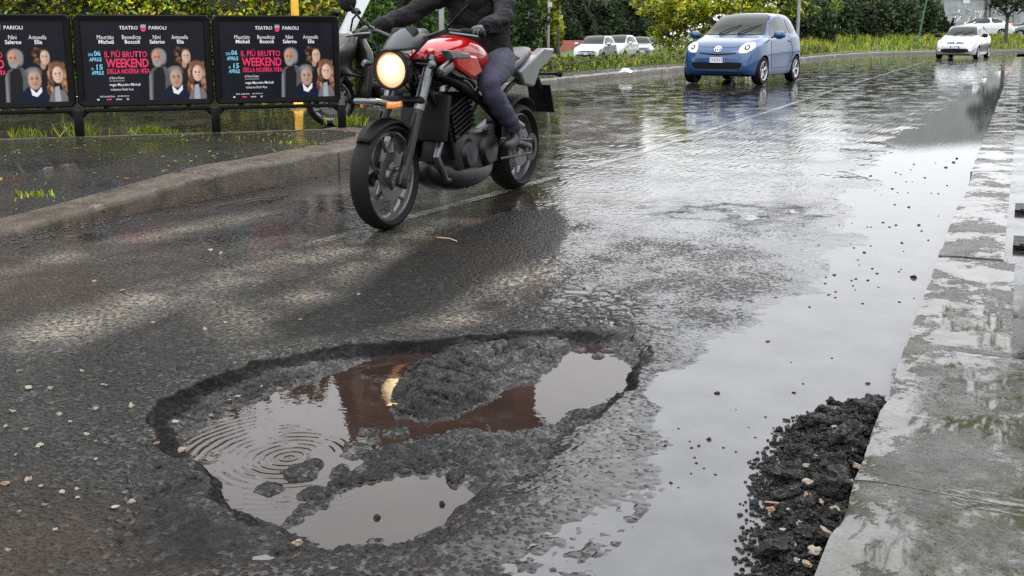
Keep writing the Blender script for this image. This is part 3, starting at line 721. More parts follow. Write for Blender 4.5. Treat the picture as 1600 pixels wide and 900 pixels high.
# ================================================================ VEHICLES
def kf_(keys):
    xs = [k[0] for k in keys]; ysv = [k[1] for k in keys]
    o = np.argsort(xs); xs = np.array(xs)[o]; ysv = np.array(ysv)[o]
    # monotone cubic
    d = np.diff(ysv) / np.diff(xs); m = np.concatenate([[d[0]], [0 if d[i]*d[i+1] <= 0 else 2*d[i]*d[i+1]/(d[i]+d[i+1]) for i in range(len(d)-1)], [d[-1]]])
    def f(x):
        x = min(max(x, xs[0]), xs[-1]); i = min(int(np.searchsorted(xs, x, side='right')) - 1, len(d) - 1); h = xs[i+1] - xs[i]; t = (x - xs[i]) / h
        return float((2*t**3-3*t**2+1)*ysv[i] + (t**3-2*t**2+t)*h*m[i] + (-2*t**3+3*t**2)*ysv[i+1] + (t**3-t**2)*h*m[i+1])
    return f
def lathe_mesh(name, prof, n, mat, closed=True, smooth=40):
    o = MB().lathe(prof, n, 'y', closed=closed).build(name, mat, None, smooth); me = o.data; bpy.data.objects.remove(o); return me
WHEEL_CACHE = {}
def car_wheel(parent, loc, r, wdt, side, rimmat, spokes=5):
    """wheel > tyre, rim"""
    key = (r, wdt, spokes, rimmat.name)
    if key not in WHEEL_CACHE:
        h = wdt / 2
        tyre = lathe_mesh('tyre', [(r*.68, -h*.9), (r*.80, -h), (r*.94, -h*.97), (r, -h*.7), (r*1.003, 0), (r, h*.7), (r*.94, h*.97), (r*.80, h), (r*.68, h*.9), (r*.66, 0)], 36, M['rubber'])
        mb = MB(); mb.lathe([(r*.70, h*.86), (r*.66, h*.94), (r*.62, h*.86), (r*.60, h*.3), (r*.60, -h*.6), (r*.70, -h*.7)], 36, 'y', closed=True)
        mb.lathe([(0, h*.72), (r*.13, h*.70), (r*.15, h*.55), (r*.15, h*.2)], 16, 'y')
        for k in range(spokes):
            for dd in (-.11, .11):
                a = 2*math.pi*k/spokes + dd
                mb.tube([(math.cos(a - dd*1.2)*r*.10, h*.52, math.sin(a - dd*1.2)*r*.10), (math.cos(a)*r*.62, h*.72, math.sin(a)*r*.62)], [r*.05, r*.042], 6)
        mb.lathe([(0.0, -h*.1), (r*.6, -h*.1)], 24, 'y', mi=1)
        o = mb.build('rim', [rimmat, M['dark_metal']], None, 40); rim_ = o.data; bpy.data.objects.remove(o)
        WHEEL_CACHE[key] = (tyre, rim_)
    ty, ri = WHEEL_CACHE[key]
    w_ = bpy.data.objects.new('wheel', None); link(w_, parent); w_.location = loc; w_.rotation_euler = (0, rnd.uniform(0, 1.2), 0 if side > 0 else math.pi)
    link(bpy.data.objects.new('tyre', ty), w_); link(bpy.data.objects.new('rim', ri), w_)
    return w_
def ring_pts(half, n):
    """Catmull-Rom through the half ring points"""
    P = [np.array(p, float) for p in half]; out_ = []
    ext = [2*P[0] - P[1]] + P + [2*P[-1] - P[-2]]
    segs = len(P) - 1
    for i in range(segs):
        a, b, c, d = ext[i], ext[i+1], ext[i+2], ext[i+3]
        for k in range(n):
            t = k / n; out_.append(.5*((2*b) + (-a+c)*t + (2*a-5*b+4*c-d)*t*t + (-a+3*b-3*c+d)*t**3))
    out_.append(P[-1]); return out_
def car_body(spec, mat, parent):
    zt, zb, wm, wr, zbelt = (kf_(spec[k]) for k in ('zt', 'zb', 'wm', 'wr', 'belt'))
    x0, x1 = spec['x']; n = 72; V = []; rings = []
    for i in range(n + 1):
        u = i / n; x = x0 + (x1 - x0) * (.5 - .5*math.cos(math.pi*u)) * 1.0
        W = wm(x); T = zt(x); B = zb(x); bl = min(zbelt(x), T - .035); wr_ = min(wr(x), W*.97); hgt = T - bl
        cr = .03 + min(hgt, .3) * .12
        half = [(0, B), (W*.80, B), (W*.955, B + .05), (W*.99, B + (bl - B)*.42), (W, B + (bl - B)*.62), (W*.965, bl - .03), (W*.93 + (wr_ - W*.93)*.05, bl + .012),
                (wr_ + (W*.93 - wr_)*.10, T - cr - .02), (wr_*.86, T - cr*.42), (wr_*.45, T - cr*.10), (0, T)]
        pts = ring_pts(half, 4)
        ring = pts + [np.array((-p[0], p[1])) for p in pts[-2:0:-1]]
        rings.append([(x, p[0], p[1]) for p in ring])
    m = len(rings[0])
    for r_ in rings: V += r_
    Fc = [(i*m+j, i*m+(j+1) % m, (i+1)*m+(j+1) % m, (i+1)*m+j) for i in range(n) for j in range(m)]
    for i, s_ in ((0, 1), (n, -1)):
        cen_ = np.mean(np.array(rings[i]), 0); V.append(tuple(cen_)); ci = len(V) - 1
        for j in range(m): Fc.append((ci, i*m + (j+1) % m, i*m+j) if s_ > 0 else (ci, i*m+j, i*m + (j+1) % m))
    o = mesh_np('body', V, Fc, [mat, M['black_plastic']], parent, smooth=True)
    bm = bmesh.new(); bm.from_mesh(o.data); bmesh.ops.recalc_face_normals(bm, faces=bm.faces[:]); bm.to_mesh(o.data); bm.free()
    bv = BVHTree.FromPolygons([v.co.copy() for v in o.data.vertices], [tuple(p.vertices) for p in o.data.polygons])
    cuts = []
    for ax in spec['axles']:
        for s_ in (-1, 1):
            cb = MB().lathe([(0, -.16), (spec['arch'], -.16), (spec['arch'], .2), (0, .2)], 32, 'y').build('cut', M['black_plastic']); cb.location = (ax, s_ * spec['W'], spec['wr_'])
            md = o.modifiers.new('c', 'BOOLEAN'); md.object = cb; md.operation = 'DIFFERENCE'; md.solver = 'EXACT'; cuts.append(cb)
    for c_ in cuts: c_.parent = parent
    bpy.context.view_layer.update(); dg = bpy.context.evaluated_depsgraph_get()
    me = bpy.data.meshes.new_from_object(o.evaluated_get(dg)); o.modifiers.clear(); o.data = me
    for c_ in cuts: bpy.data.objects.remove(c_)
    while len(me.materials) < 2: me.materials.append(M['black_plastic'])
    for p in me.polygons:
        c = p.center; p.material_index = 0
        for ax in spec['axles']:
            dd = math.hypot(c.x - ax, c.z - spec['wr_'])
            if dd < spec['arch'] * 1.005 and abs(c.y) > spec['W'] - .2 and abs(c.y) < spec['W'] - .0: 
                nd = p.normal.x*(ax - c.x) + p.normal.z*(spec['wr_'] - c.z)
                if nd > .2 * dd * .8 and dd > spec['arch']*.9 or abs(p.normal.y) > .98 and abs(c.y) < spec['W'] - .14: p.material_index = 1
        if c.z < spec.get('sillz', .2): p.material_index = 1
    me.set_sharp_from_angle(angle=R(40))
    return o, bv
def decal(bv, pts, axis, side, off, name, mat, parent, rings=5, thick=True, sub=5):
    """a piece that lies on the body: outline in a true elevation, laid onto the surface. axis 'x' (front/rear view: pts=(y,z)), 'y' (side: (x,z)), 'z' (top: (x,y))"""
    P = []
    for i in range(len(pts)):
        a = np.array(pts[i], float); b = np.array(pts[(i+1) % len(pts)], float)
        for k in range(sub): P.append(a + (b - a)*k/sub)
    P = np.array(P)
    for _ in range(2): P = .25*np.roll(P, 1, 0) + .5*P + .25*np.roll(P, -1, 0)
    c = P.mean(0); n = len(P)
    def hit(a, b):
        if axis == 'x': o_, d_ = Vector((side*6, a, b)), Vector((-side, 0, 0))
        elif axis == 'y': o_, d_ = Vector((a, side*4, b)), Vector((0, -side, 0))
        else: o_, d_ = Vector((a, b, 4)), Vector((0, 0, -1))
        h = bv.ray_cast(o_, d_)
        if h[0] is None: return None
        nn = h[1]
        if nn.dot(d_) > 0: nn = -nn
        return h[0] + nn*off
    V = []; last = None; h0 = hit(*c); V.append(h0 if h0 else Vector((0, 0, .5)))
    for k in range(1, rings + 1):
        for i in range(n):
            q = c + (P[i] - c) * k / rings; h = hit(q[0], q[1])
            if h is None: h = V[-1] if k == 1 else V[1 + (k-2)*n + i]
            V.append(h)
    Fc = [(0, 1 + i, 1 + (i+1) % n) for i in range(n)]
    for k in range(rings - 1):
        a, b = 1 + k*n, 1 + (k+1)*n
        for i in range(n): Fc.append((a+i, b+i, b+(i+1) % n, a+(i+1) % n))
    o = mesh_np(name, V, Fc, mat, parent, smooth=True); return o
def mirror(pts): return [(-p[0], p[1]) for p in pts]
def text_mesh(s, size, mat, name, parent, loc, rot, sx=1.0, bold=0.0, align='LEFT', ext=.0006):
    cu = bpy.data.curves.new('t', 'FONT'); cu.body = s; cu.size = size; cu.align_x = align; cu.extrude = ext; cu.offset = bold; cu.resolution_u = 2
    ob = bpy.data.objects.new('t', cu); COL.objects.link(ob); bpy.context.view_layer.update()
    me = bpy.data.meshes.new_from_object(ob.evaluated_get(bpy.context.evaluated_depsgraph_get())); bpy.data.objects.remove(ob)
    me.materials.clear(); me.materials.append(mat)
    o = bpy.data.objects.new(name, me); link(o, parent); o.location = loc; o.rotation_euler = rot; o.scale = (sx, 1, 1); return o
def mirror_part(parent, x, y, z, s_, mat, size=1.0):
    mb = MB(); bm = bmesh.new(); bmesh.ops.create_uvsphere(bm, u_segments=16, v_segments=10, radius=1); 
    V = [(v.co.x*.07*size + x, v.co.y*.11*size + y, v.co.z*.075*size + z) for v in bm.verts]; bm.verts.index_update(); Fc = [tuple(v.index for v in f.verts) for f in bm.faces]; bm.free()
    mb.add(V, Fc); mb.tube([(x + .02, y - s_*.06, z - .03), (x + .06, y - s_*.16, z - .06)], .018, 8, mi=1)
    mb.add([(x - .071*size, y - .085*size, z - .05*size), (x - .071*size, y + .085*size, z - .05*size), (x - .071*size, y + .085*size, z + .05*size), (x - .071*size, y - .085*size, z + .05*size)], [(0,1,2,3)], 2)
    return mb.build('door_mirror', [mat, M['black_plastic'], M['glass']], parent, 40)

MICRO = dict(x=(1.535, -1.455), W=.84, axles=(1.0, -1.0), arch=.325, wr_=.295, sillz=.215,
  zt=[(1.535,.56),(1.50,.70),(1.42,.80),(1.25,.895),(1.0,.965),(.78,1.01),(.66,1.05),(.30,1.285),(.02,1.43),(-.15,1.48),(-.5,1.505),(-.9,1.485),(-1.12,1.42),(-1.28,1.20),(-1.38,.95),(-1.44,.74),(-1.455,.62)],
  zb=[(1.535,.30),(1.42,.20),(1.2,.18),(-1.2,.19),(-1.4,.26),(-1.455,.34)],
  wm=[(1.535,.60),(1.49,.69),(1.38,.775),(1.15,.835),(.9,.845),(.5,.832),(-.4,.832),(-.9,.85),(-1.2,.835),(-1.38,.77),(-1.455,.66)],
  wr=[(1.535,.5),(1.2,.66),(.85,.72),(.6,.68),(.1,.60),(-.4,.585),(-1.0,.575),(-1.3,.62),(-1.455,.6)],
  belt=[(1.535,.48),(1.35,.74),(1.0,.86),(.7,.93),(.3,.955),(-.9,1.0),(-1.3,.98),(-1.455,.6)])
HATCH = dict(x=(2.0, -1.92), W=.84, axles=(1.24, -1.25), arch=.335, wr_=.300, sillz=.215,
  zt=[(2.0,.54),(1.96,.66),(1.88,.75),(1.6,.865),(1.25,.94),(1.0,.985),(.88,1.01),(.5,1.235),(.2,1.39),(-.02,1.435),(-.5,1.465),(-1.0,1.445),(-1.35,1.38),(-1.58,1.24),(-1.74,1.0),(-1.88,.80),(-1.92,.60)],
  zb=[(2.0,.28),(1.9,.2),(1.6,.18),(-1.6,.19),(-1.85,.26),(-1.92,.34)],
  wm=[(2.0,.60),(1.94,.69),(1.80,.77),(1.5,.825),(1.2,.845),(.5,.84),(-.9,.84),(-1.3,.845),(-1.6,.82),(-1.82,.75),(-1.92,.64)],
  wr=[(2.0,.5),(1.6,.66),(1.1,.72),(.8,.68),(.2,.58),(-.4,.57),(-1.2,.56),(-1.6,.60),(-1.92,.55)],
  belt=[(2.0,.44),(1.8,.68),(1.4,.80),(.95,.90),(.5,.93),(-.9,.97),(-1.5,.99),(-1.92,.6)])
SALOON = dict(HATCH); SALOON.update(x=(2.15, -2.2), zt=[(2.15,.54),(2.1,.66),(2.0,.74),(1.6,.84),(1.2,.92),(1.0,.95),(.5,1.22),(.2,1.36),(-.1,1.40),(-.5,1.42),(-.9,1.39),(-1.3,1.25),(-1.6,1.06),(-1.7,1.02),(-2.0,1.0),(-2.15,.85),(-2.2,.6)],
  zb=[(2.15,.28),(2.0,.2),(-1.9,.2),(-2.2,.34)], wm=[(2.15,.6),(2.0,.74),(1.6,.83),(.5,.85),(-1.3,.85),(-1.9,.80),(-2.2,.66)], wr=[(2.15,.5),(1.2,.72),(.2,.57),(-1.0,.56),(-1.7,.65),(-2.2,.55)], belt=[(2.15,.44),(1.8,.68),(.95,.88),(.5,.92),(-1.6,.97),(-2.2,.6)])
def build_car(name, model, paint, loc, head, label, scale=1.1, group=None, front=None, side=True, rimmat=None, lamp_y=None, spokes=5, detail=True):
    t = empty(name, loc, head, label, 'car', group); t.scale = (scale,)*3
    S = {'micro': MICRO, 'hatch': HATCH, 'saloon': SALOON}[model]
    body, bv = car_body(S, paint, t)
    dec = lambda pts, ax, sd, off, nm, mt, **k: decal(bv, pts, ax, sd, off, nm, mt, t, **k)
    fr = 1
    if model == 'micro':
        ws = [(-.60,1.035),(.60,1.035),(.655,1.06),(.52,1.445),(.30,1.463),(-.30,1.463),(-.52,1.445),(-.655,1.06)]
        sw_ = [(.42,1.005),(.50,1.03),(.12,1.33),(-.08,1.40),(-.42,1.42),(-.55,1.38),(-.60,1.03)]
        qw = [(-.66,1.05),(-.62,1.39),(-.82,1.38),(-1.02,1.10)]
        rw = [(-.5,1.10),(.5,1.10),(.42,1.36),(-.42,1.36)]
        hl = [(.46,.665),(.60,.66),(.72,.735),(.735,.81),(.66,.885),(.54,.865),(.46,.78)]
        door = [(.52,.34),(.60,.60),(.58,.98),(-.62,1.01),(-.70,.60),(-.52,.34)]
    else:
        ws = [(-.60,1.02),(.60,1.02),(.65,1.05),(.50,1.395),(.28,1.412),(-.28,1.412),(-.50,1.395),(-.65,1.05)]
        sw_ = [(.68,.985),(.74,1.02),(.34,1.27),(.12,1.345),(-.38,1.385),(-.46,1.0)]
        qw = [(-.56,1.01),(-.50,1.385),(-.95,1.37),(-1.28,1.24),(-1.36,1.05)]
        rw = [(-.5,1.08),(.5,1.08),(.42,1.32),(-.42,1.32)]
        hl = [(.44,.66),(.60,.65),(.71,.68),(.73,.77),(.68,.845),(.56,.82),(.46,.75)]
        door = [(.72,.34),(.84,.60),(.82,.96),(-.48,.99),(-.56,.60),(-.48,.34)]
    dec([(p[0]*1.04, 1.235 + (p[1]-1.235)*1.05 if model == 'micro' else 1.2 + (p[1]-1.2)*1.05) for p in ws], 'x', 1, .003, 'windshield_seal', M['black_plastic'], rings=8)
    dec(ws, 'x', 1, .008, 'windshield', M['glass_light'], rings=8)
    for s_ in (1, -1):
        dec(sw_, 'y', s_, .006, 'side_window', M['glass'], rings=6); dec(qw, 'y', s_, .006, 'side_window', M['glass'])
        h_ = dec(hl if s_ > 0 else mirror(hl), 'x', 1, .006, 'headlight', M['lamp_lens'])
        if detail:
            c_ = np.mean(np.array(hl), 0); k_ = [(s_*(c_[0] + .055*math.cos(a)), c_[1] + .052*math.sin(a)) for a in np.linspace(0, 2*math.pi, 10)[:-1]]
            o = dec(k_, 'x', 1, .010, 'lamp_reflector', M['dark_metal'], rings=2); o.parent = h_
            k_ = [(s_*(c_[0] + .028*math.cos(a)), c_[1] + .026*math.sin(a)) for a in np.linspace(0, 2*math.pi, 10)[:-1]]
            o = dec(k_, 'x', 1, .014, 'lamp_bulb', M['lamp_lens'], rings=2); o.parent = h_
    dec(rw, 'x', -1, .006, 'rear_window', M['glass'])
    if model == 'micro': 
        dec([(-.50,.33),(.50,.33),(.56,.44),(.52,.475),(-.52,.475),(-.56,.44)], 'x', 1, .005, 'lower_grille', M['black_plastic'], rings=3)
        dec([(-.40,.645),(0,.605),(.40,.645),(.42,.67),(0,.635),(-.42,.67)], 'x', 1, .006, 'upper_grille', M['black_plastic'], rings=3)
        dec([(-.60,.285),(.60,.285),(.58,.315),(-.58,.315)], 'x', 1, .010, 'bumper_lip', paint, rings=2)
    else:
        dec([(-.72,.29),(.72,.29),(.74,.42),(.70,.47),(-.70,.47),(-.74,.42)], 'x', 1, .006, 'lower_bumper', M['black_plastic'], rings=4)
        dec([(-.34,.675),(.34,.675),(.36,.72),(0,.735),(-.36,.72)], 'x', 1, .006, 'upper_grille', M['black_plastic'], rings=3)
        for s_ in (1, -1): dec([(s_*a, b) for a, b in [(.55,.37),(.63,.37),(.64,.43),(.56,.43)]], 'x', 1, .012, 'fog_lamp', M['lamp_lens'], rings=2)
    pz = .52 if model == 'micro' else .54
    h = bv.ray_cast(Vector((6, 0, pz)), Vector((-1, 0, 0)))[0]
    p = MB().box((h.x + .018, 0, pz), (.014, .36, .11), mi=0).box((h.x + .0255, .160, pz), (.003, .04, .108), mi=1).box((h.x + .0255, -.160, pz), (.003, .04, .108), mi=1).build('number_plate', [M['plate_white'], M['plate_blue']], t)
    if detail:
        mb = MB(); ch = ['#', 'I', 'H', 'L', 'T', 'F', 'E']
        for q, s_ in enumerate('EK·492·FT' if False else 'xxxxxxx'):
            y0 = -.115 + q*.038; mb.box((h.x + .0268, y0, pz), (.002, .007, .062)); mb.box((h.x + .0268, y0 + .010, pz + (.028 if q % 2 else -.028)), (.002, .02, .008)); mb.box((h.x + .0268, y0 + .010, pz + (.0 if q % 3 else .02)), (.002, .02, .008))
        mb.build('plate_characters', M['black_plastic'], p)
    # badge: ring with a crossed pair of small ovals
    if name == 'small_car':
        h = bv.ray_cast(Vector((6, 0, .735)), Vector((-1, 0, 0))); c_ = h[0] + h[1].normalized()*.012
        mb = MB()
        for (a_, b_, cy_, cz_) in ((.082, .055, 0, 0), (.028, .050, 0, -.002), (.055, .022, 0, .022)):
            pts = [(c_.x - .012*math.sin(q)*0 + .0, c_.y + cy_ + a_*math.cos(q), c_.z + cz_ + b_*math.sin(q)) for q in np.linspace(0, 2*math.pi, 20)]
            pts = [(bv.ray_cast(Vector((6, p_[1], p_[2])), Vector((-1, 0, 0)))[0].x + .012, p_[1], p_[2]) for p_ in pts]
            mb.tube(pts, .0085, 6, cap=False)
        mb.build('badge', M['chrome'], t, 50)
    elif model == 'hatch' and detail:
        h = bv.ray_cast(Vector((6, 0, .70)), Vector((-1, 0, 0)))[0]; MB().lathe([(0, .02), (.05, .015), (.06, 0)], 16, 'x', (h.x + .004, 0, .70)).build('badge', M['chrome'], t, 50)
    # bonnet shut line, doors
    if detail:
        for s_ in (1, -1):
            P = [Vector((a, s_*3, b)) for a, b in door + [door[0]]]; pts = []
            for i in range(len(P) - 1):
                for k in range(6):
                    q = P[i].lerp(P[i+1], k/6); h = bv.ray_cast(q, Vector((0, -s_, 0)))
                    if h[0]: pts.append(h[0] + Vector((0, s_*.001, 0)))
            d_ = MB().tube(pts + [pts[0]], .0045, 5, cap=False).build('door', M['black_plastic'], t)
            hx = door[4][0] + .12; h = bv.ray_cast(Vector((hx, s_*3, .90)), Vector((0, -s_, 0)))[0]
            MB().box((hx, h.y + s_*.012, .90), (.17, .025, .028), bev=.008).build('handle', paint, d_, 40)
        xs_ = np.linspace(-.60, .60, 21); zc = .775 if model == 'micro' else .745; pts = []
        for y_ in xs_:
            h = bv.ray_cast(Vector((6, y_, zc + .03*(y_/.6)**2)), Vector((-1, 0, 0)))
            if h[0]: pts.append(h[0] + Vector((.001, 0, 0)))
        MB().tube(pts, .004, 5, cap=False).build('bonnet_seam', M['black_plastic'], t)
        for (y0, y1) in ((.10, .42), (-.32, .0)):
            a = bv.ray_cast(Vector((6, y0, 1.04)), Vector((-1, 0, 0))); zz = 1.20 if model == 'micro' else 1.16
            b = bv.ray_cast(Vector((6, y1 + .08, zz + .03)), Vector((-1, 0, 0)))
            A_, B_ = a[0] + a[1]*.02, b[0] + b[1]*.02
            MB().tube([A_, A_.lerp(B_, .5) + a[1]*.012, B_], [.012, .010, .007], 6).build('wiper', M['black_plastic'], t)
    mx_, mz_ = ((.50, 1.03) if model == 'micro' else (.78, 1.02))
    for s_ in (1, -1): mirror_part(t, mx_, s_*.95, mz_, s_, paint if model != 'hatch' else M['black_plastic'], 1.15)
    for ax in S['axles']:
        for s_ in (1, -1): car_wheel(t, (ax, s_*(.745), S['wr_']), .29, .19, s_, rimmat or M['alloy'], spokes)
    # tail lamps
    for s_ in (1, -1): dec([(s_*.56, .78), (s_*.70, .78), (s_*.70, .96), (s_*.58, .98)], 'x', -1, .006, 'tail_light', M['red_plastic'], rings=2)
    MB().box((0, 0, .26), (1.9, 1.3, .12)).build('underbody', M['black_plastic'], t)
    MB().tube([(-.35, .0, 1.47 if model == 'micro' else 1.43), (-.55, 0, 1.62 if model == 'micro' else 1.58)], [.006, .003], 5).build('aerial', M['black_plastic'], t)
    return t
def heading(fx, fy): return math.atan2(fy, fx)
hd = heading(-.134, -.991)
fa = np.array([-6.17, 23.88]) ; fv = np.array([math.cos(hd), math.sin(hd)])
SC = 1.10
build_car('small_car', 'micro', M['blue_paint'], (*(fa - fv*1.0*SC), 0), hd, 'small metallic blue car driving towards us on the wet road with its wipers up', SC)
fa = np.array([-2.62, 51.1]); build_car('hatchback_car', 'hatch', M['silver_paint'], (*(fa - fv*1.24*1.05), 0), hd, 'small silver hatchback with black lower bumper, far down the wet road', 1.05)
# parked cars in the sunken lot
def park(name, model, paint, px, depth, yaw_, label, sc=1.05, **k):
    p = GP(px, depth, -.248); return build_car(name, model, paint, p, yaw_, label, sc*.86, 'cars parked behind the grass bank', detail=False, **k)
park('parked_car', 'micro', M['silver_paint'], 931, 51, heading(.02, -1), 'tiny silver and black two-seat car, nearest the pink wall', 1.02)
park('parked_car', 'micro', M['white_paint'], 966, 54, heading(-.02, -1), 'tiny white car parked between the two-tone silver car and the dark grey car', 1.04)
park('parked_car', 'hatch', M['grey_paint'], 999, 57, heading(.42, -.9), 'dark grey hatchback parked at an angle beside the tiny white car', 1.0)
park('parked_car', 'hatch', M['white_paint'], 1022, 62, heading(0, -1), 'white hatchback parked behind the dark grey one, partly hidden', 1.0)
park('parked_car', 'hatch', M['yellow_paint'], 1046, 65, heading(-.05, -1), 'yellow hatchback taxi parked beside the yellow-green tree', .98)
park('parked_car', 'saloon', M['silver_paint'], 1075, 56, heading(.9, -.4), 'pale silver saloon mostly hidden under the yellow-green tree', .9)

# ---------------------------------------------------------------- the motorcycle (x forward, y left, z up; wheel contacts on the ground)
def moto_wheel(parent, loc, r, tw, name='wheel'):
    w_ = bpy.data.objects.new(name, None); link(w_, parent); w_.location = loc
    h = tw / 2; rr = r - tw*.42
    prof = [(rr - .005, -h*.55), (rr + .02, -h*.9), (r - h*.55, -h), (r - h*.22, -h*.78), (r - h*.03, -h*.35), (r, 0), (r - h*.03, h*.35), (r - h*.22, h*.78), (r - h*.55, h), (rr + .02, h*.9), (rr - .005, h*.55), (rr - .012, 0)]
    MB().lathe(prof, 56, 'y', closed=True).build('tyre', M['rubber'], w_, 50)
    mb = MB(); mb.lathe([(rr + .006, -h*.6), (rr - .012, -h*.62), (rr - .03, -h*.2), (rr - .03, h*.2), (rr - .012, h*.62), (rr + .006, h*.6), (rr - .006, 0)], 56, 'y', closed=True)
    mb.lathe([(0, h*.62), (.028, h*.62), (.045, h*.4), (.045, -h*.4), (.028, -h*.62), (0, -h*.62)], 20, 'y')
    for k in range(5):
        a = 2*math.pi*k/5 + .4
        mid = (math.cos(a)*rr*.52, 0, math.sin(a)*rr*.52)
        mb.tube([(math.cos(a)*.03, 0, math.sin(a)*.03), mid], [.021, .016], 8)
        for dd in (-.30, .30): mb.tube([mid, (math.cos(a+dd)*(rr - .02), 0, math.sin(a+dd)*(rr - .02))], [.014, .011], 8)
    mb.build('rim', M['rim_dark'], w_, 40)
    MB().lathe([(.085, 0), (.085, .005), (.148, .005), (.148, 0)], 40, 'y', (0, h*.62 + .006, 0), closed=True).build('brake_disc', M['grey_metal'], w_, 40)
    return w_
M['rim_dark'] = simple('wheel_rim_dark', (.10, .10, .105), .3, metal=.7)
M['tail_silver'] = simple('tail_silver', (.10, .103, .108), .35, metal=.3, coat=.4)
bike = empty('motorcycle', (-3.40, 6.06, 0), R(-90) + R(1), 'black naked motorcycle with red tank and lit round headlight, ridden over the wet road', 'motorcycle')
XF, XR = .90, -.90    # axles
moto_wheel(bike, (XF, 0, .325), .325, .13); moto_wheel(bike, (XR, 0, .33), .33, .19)
fk = []
for s_ in (1, -1):
    lo, hi = Vector((XF, s_*.115, .31)), Vector((.53, s_*.115, 1.03))
    mid = lo.lerp(hi, .55)
    mb = MB().tube([lo, mid], [.033, .030], 14, mi=0).tube([mid, hi], [.036, .036], 14, mi=1).box(tuple(lo), (.09, .05, .10), (0, R(-27), 0), mi=0, bev=.012)
    mb.build('fork_leg', [M['dark_metal'], M['grey_metal']], bike, 40)
mb = MB()
for q in (.62, .93):
    c_ = Vector((XF, 0, .31)).lerp(Vector((.53, 0, 1.03)), q); mb.box(tuple(c_), (.10, .30, .045), (0, R(-27), 0), bev=.014)
mb.build('triple_clamp', M['black_metal'], bike, 40)
# front mudguard with orange reflector
def arc_guard(cx_, cz_, r, a0, a1, wd, name, mat, n=14, crown=.03):
    V = []; Fc = []; m = 7
    for i in range(n + 1):
        a = R(a0 + (a1 - a0)*i/n); tap = 1 - .35*abs(2*i/n - 1)**3
        for j in range(m):
            u_ = -1 + 2*j/(m-1); rr_ = r - crown*u_*u_
            V.append((cx_ + math.cos(a)*rr_, u_*wd/2*tap, cz_ + math.sin(a)*rr_))
    for i in range(n):
        for j in range(m - 1): Fc.append((i*m+j, i*m+j+1, (i+1)*m+j+1, (i+1)*m+j))
    o = mesh_np(name, V, Fc, mat, bike, smooth=True); md = o.modifiers.new('s', 'SOLIDIFY'); md.thickness = .006; return o
arc_guard(XF, .325, .352, 42, 138, .145, 'front_mudguard', M['black_plastic'])
# beak above the front wheel
mb = MB(); mb.box((.96, 0, .765), (.30, .17, .035), (0, R(-8), 0), bev=.015); mb.build('beak', M['grey_paint'], bike, 40)
for s_ in (1, -1): MB().box((.93, s_*.088, .755), (.16, .02, .038), bev=.006).build('side_reflector', M['amber'], bike, 40)
# headlight
hl = empty('headlight', (0, 0, 0)); hl.parent = bike; hl.location = (.80, 0, .955); hl.rotation_euler = (0, R(3), 0)
MB().lathe([(0, -.14), (.06, -.135), (.105, -.07), (.122, 0), (.124, .022), (.112, .026), (.108, .01)], 40, 'x').build('lamp_bowl', M['black_metal'], hl, 40)
t_ = NT('headlight_beam'); o_ = t_.obj(); vv = t_.n('ShaderNodeVectorMath', operation='LENGTH'); t_.set(vv, 0, o_)
sx_ = t_.n('ShaderNodeSeparateXYZ'); t_.set(sx_, 0, o_)
ec = t_.mix(t_.map(t_.math('ADD', t_.math('ABSOLUTE', sx_.outputs[1]), t_.math('MULTIPLY', t_.math('ABSOLUTE', sx_.outputs[2]), .8)), .0, .095), (1., .84, .50), (1., .38, .06))
t_.P(Base_Color=(.8, .7, .5, 1), Roughness=.15, Emission_Color=ec, Emission_Strength=t_.map(t_.math('ADD', vv.outputs['Value'], t_.math('MULTIPLY', t_.noise(60, 2, .5, t_.mulv(o_, (1, .2, 1.6))), .05)), .02, .115, 1.8, .5))
MB().lathe([(0, .030), (.05, .027), (.09, .018), (.109, .006)], 40, 'x').build('lamp_glass', t_.m, hl, 60)
MB().lathe([(.107, .008), (.107, .030), (.119, .030), (.122, .018)], 40, 'x').build('chrome_ring', M['dark_metal'], hl, 40)
ld = bpy.data.lights.new('headlight_lamp', 'SPOT'); ld.energy = 2; ld.color = (1, .78, .45); ld.spot_size = R(70); ld.shadow_soft_size = .08
lo_ = bpy.data.objects.new('headlight_lamp', ld); link(lo_, hl); lo_.location = (.06, 0, 0); lo_.rotation_euler = (0, R(-86), 0)
# flyscreen, instruments
V = []; Fc = []; n_, m_ = 8, 9
for i in range(n_ + 1):
    u = i / n_
    for j in range(m_):
        v = -1 + 2*j/(m_-1); hw = .155 * (1 - .10*u - .55*u**5) * (1 - .25*(1-u)**2)
        V.append((.86 - .17*v*v - .15*u - .04*u*u, v*hw, 1.075 + .125*u))
for i in range(n_):
    for j in range(m_ - 1): Fc.append((i*m_+j, i*m_+j+1, (i+1)*m_+j+1, (i+1)*m_+j))
o = mesh_np('flyscreen', V, Fc, simple('smoked_screen', (.045, .048, .052), .35, spec=.3), bike, smooth=True); md = o.modifiers.new('s', 'SOLIDIFY'); md.thickness = .008
MB().box((.66, 0, 1.15), (.06, .18, .11), (0, R(-35), 0), bev=.02).build('instruments', M['black_plastic'], bike, 40)
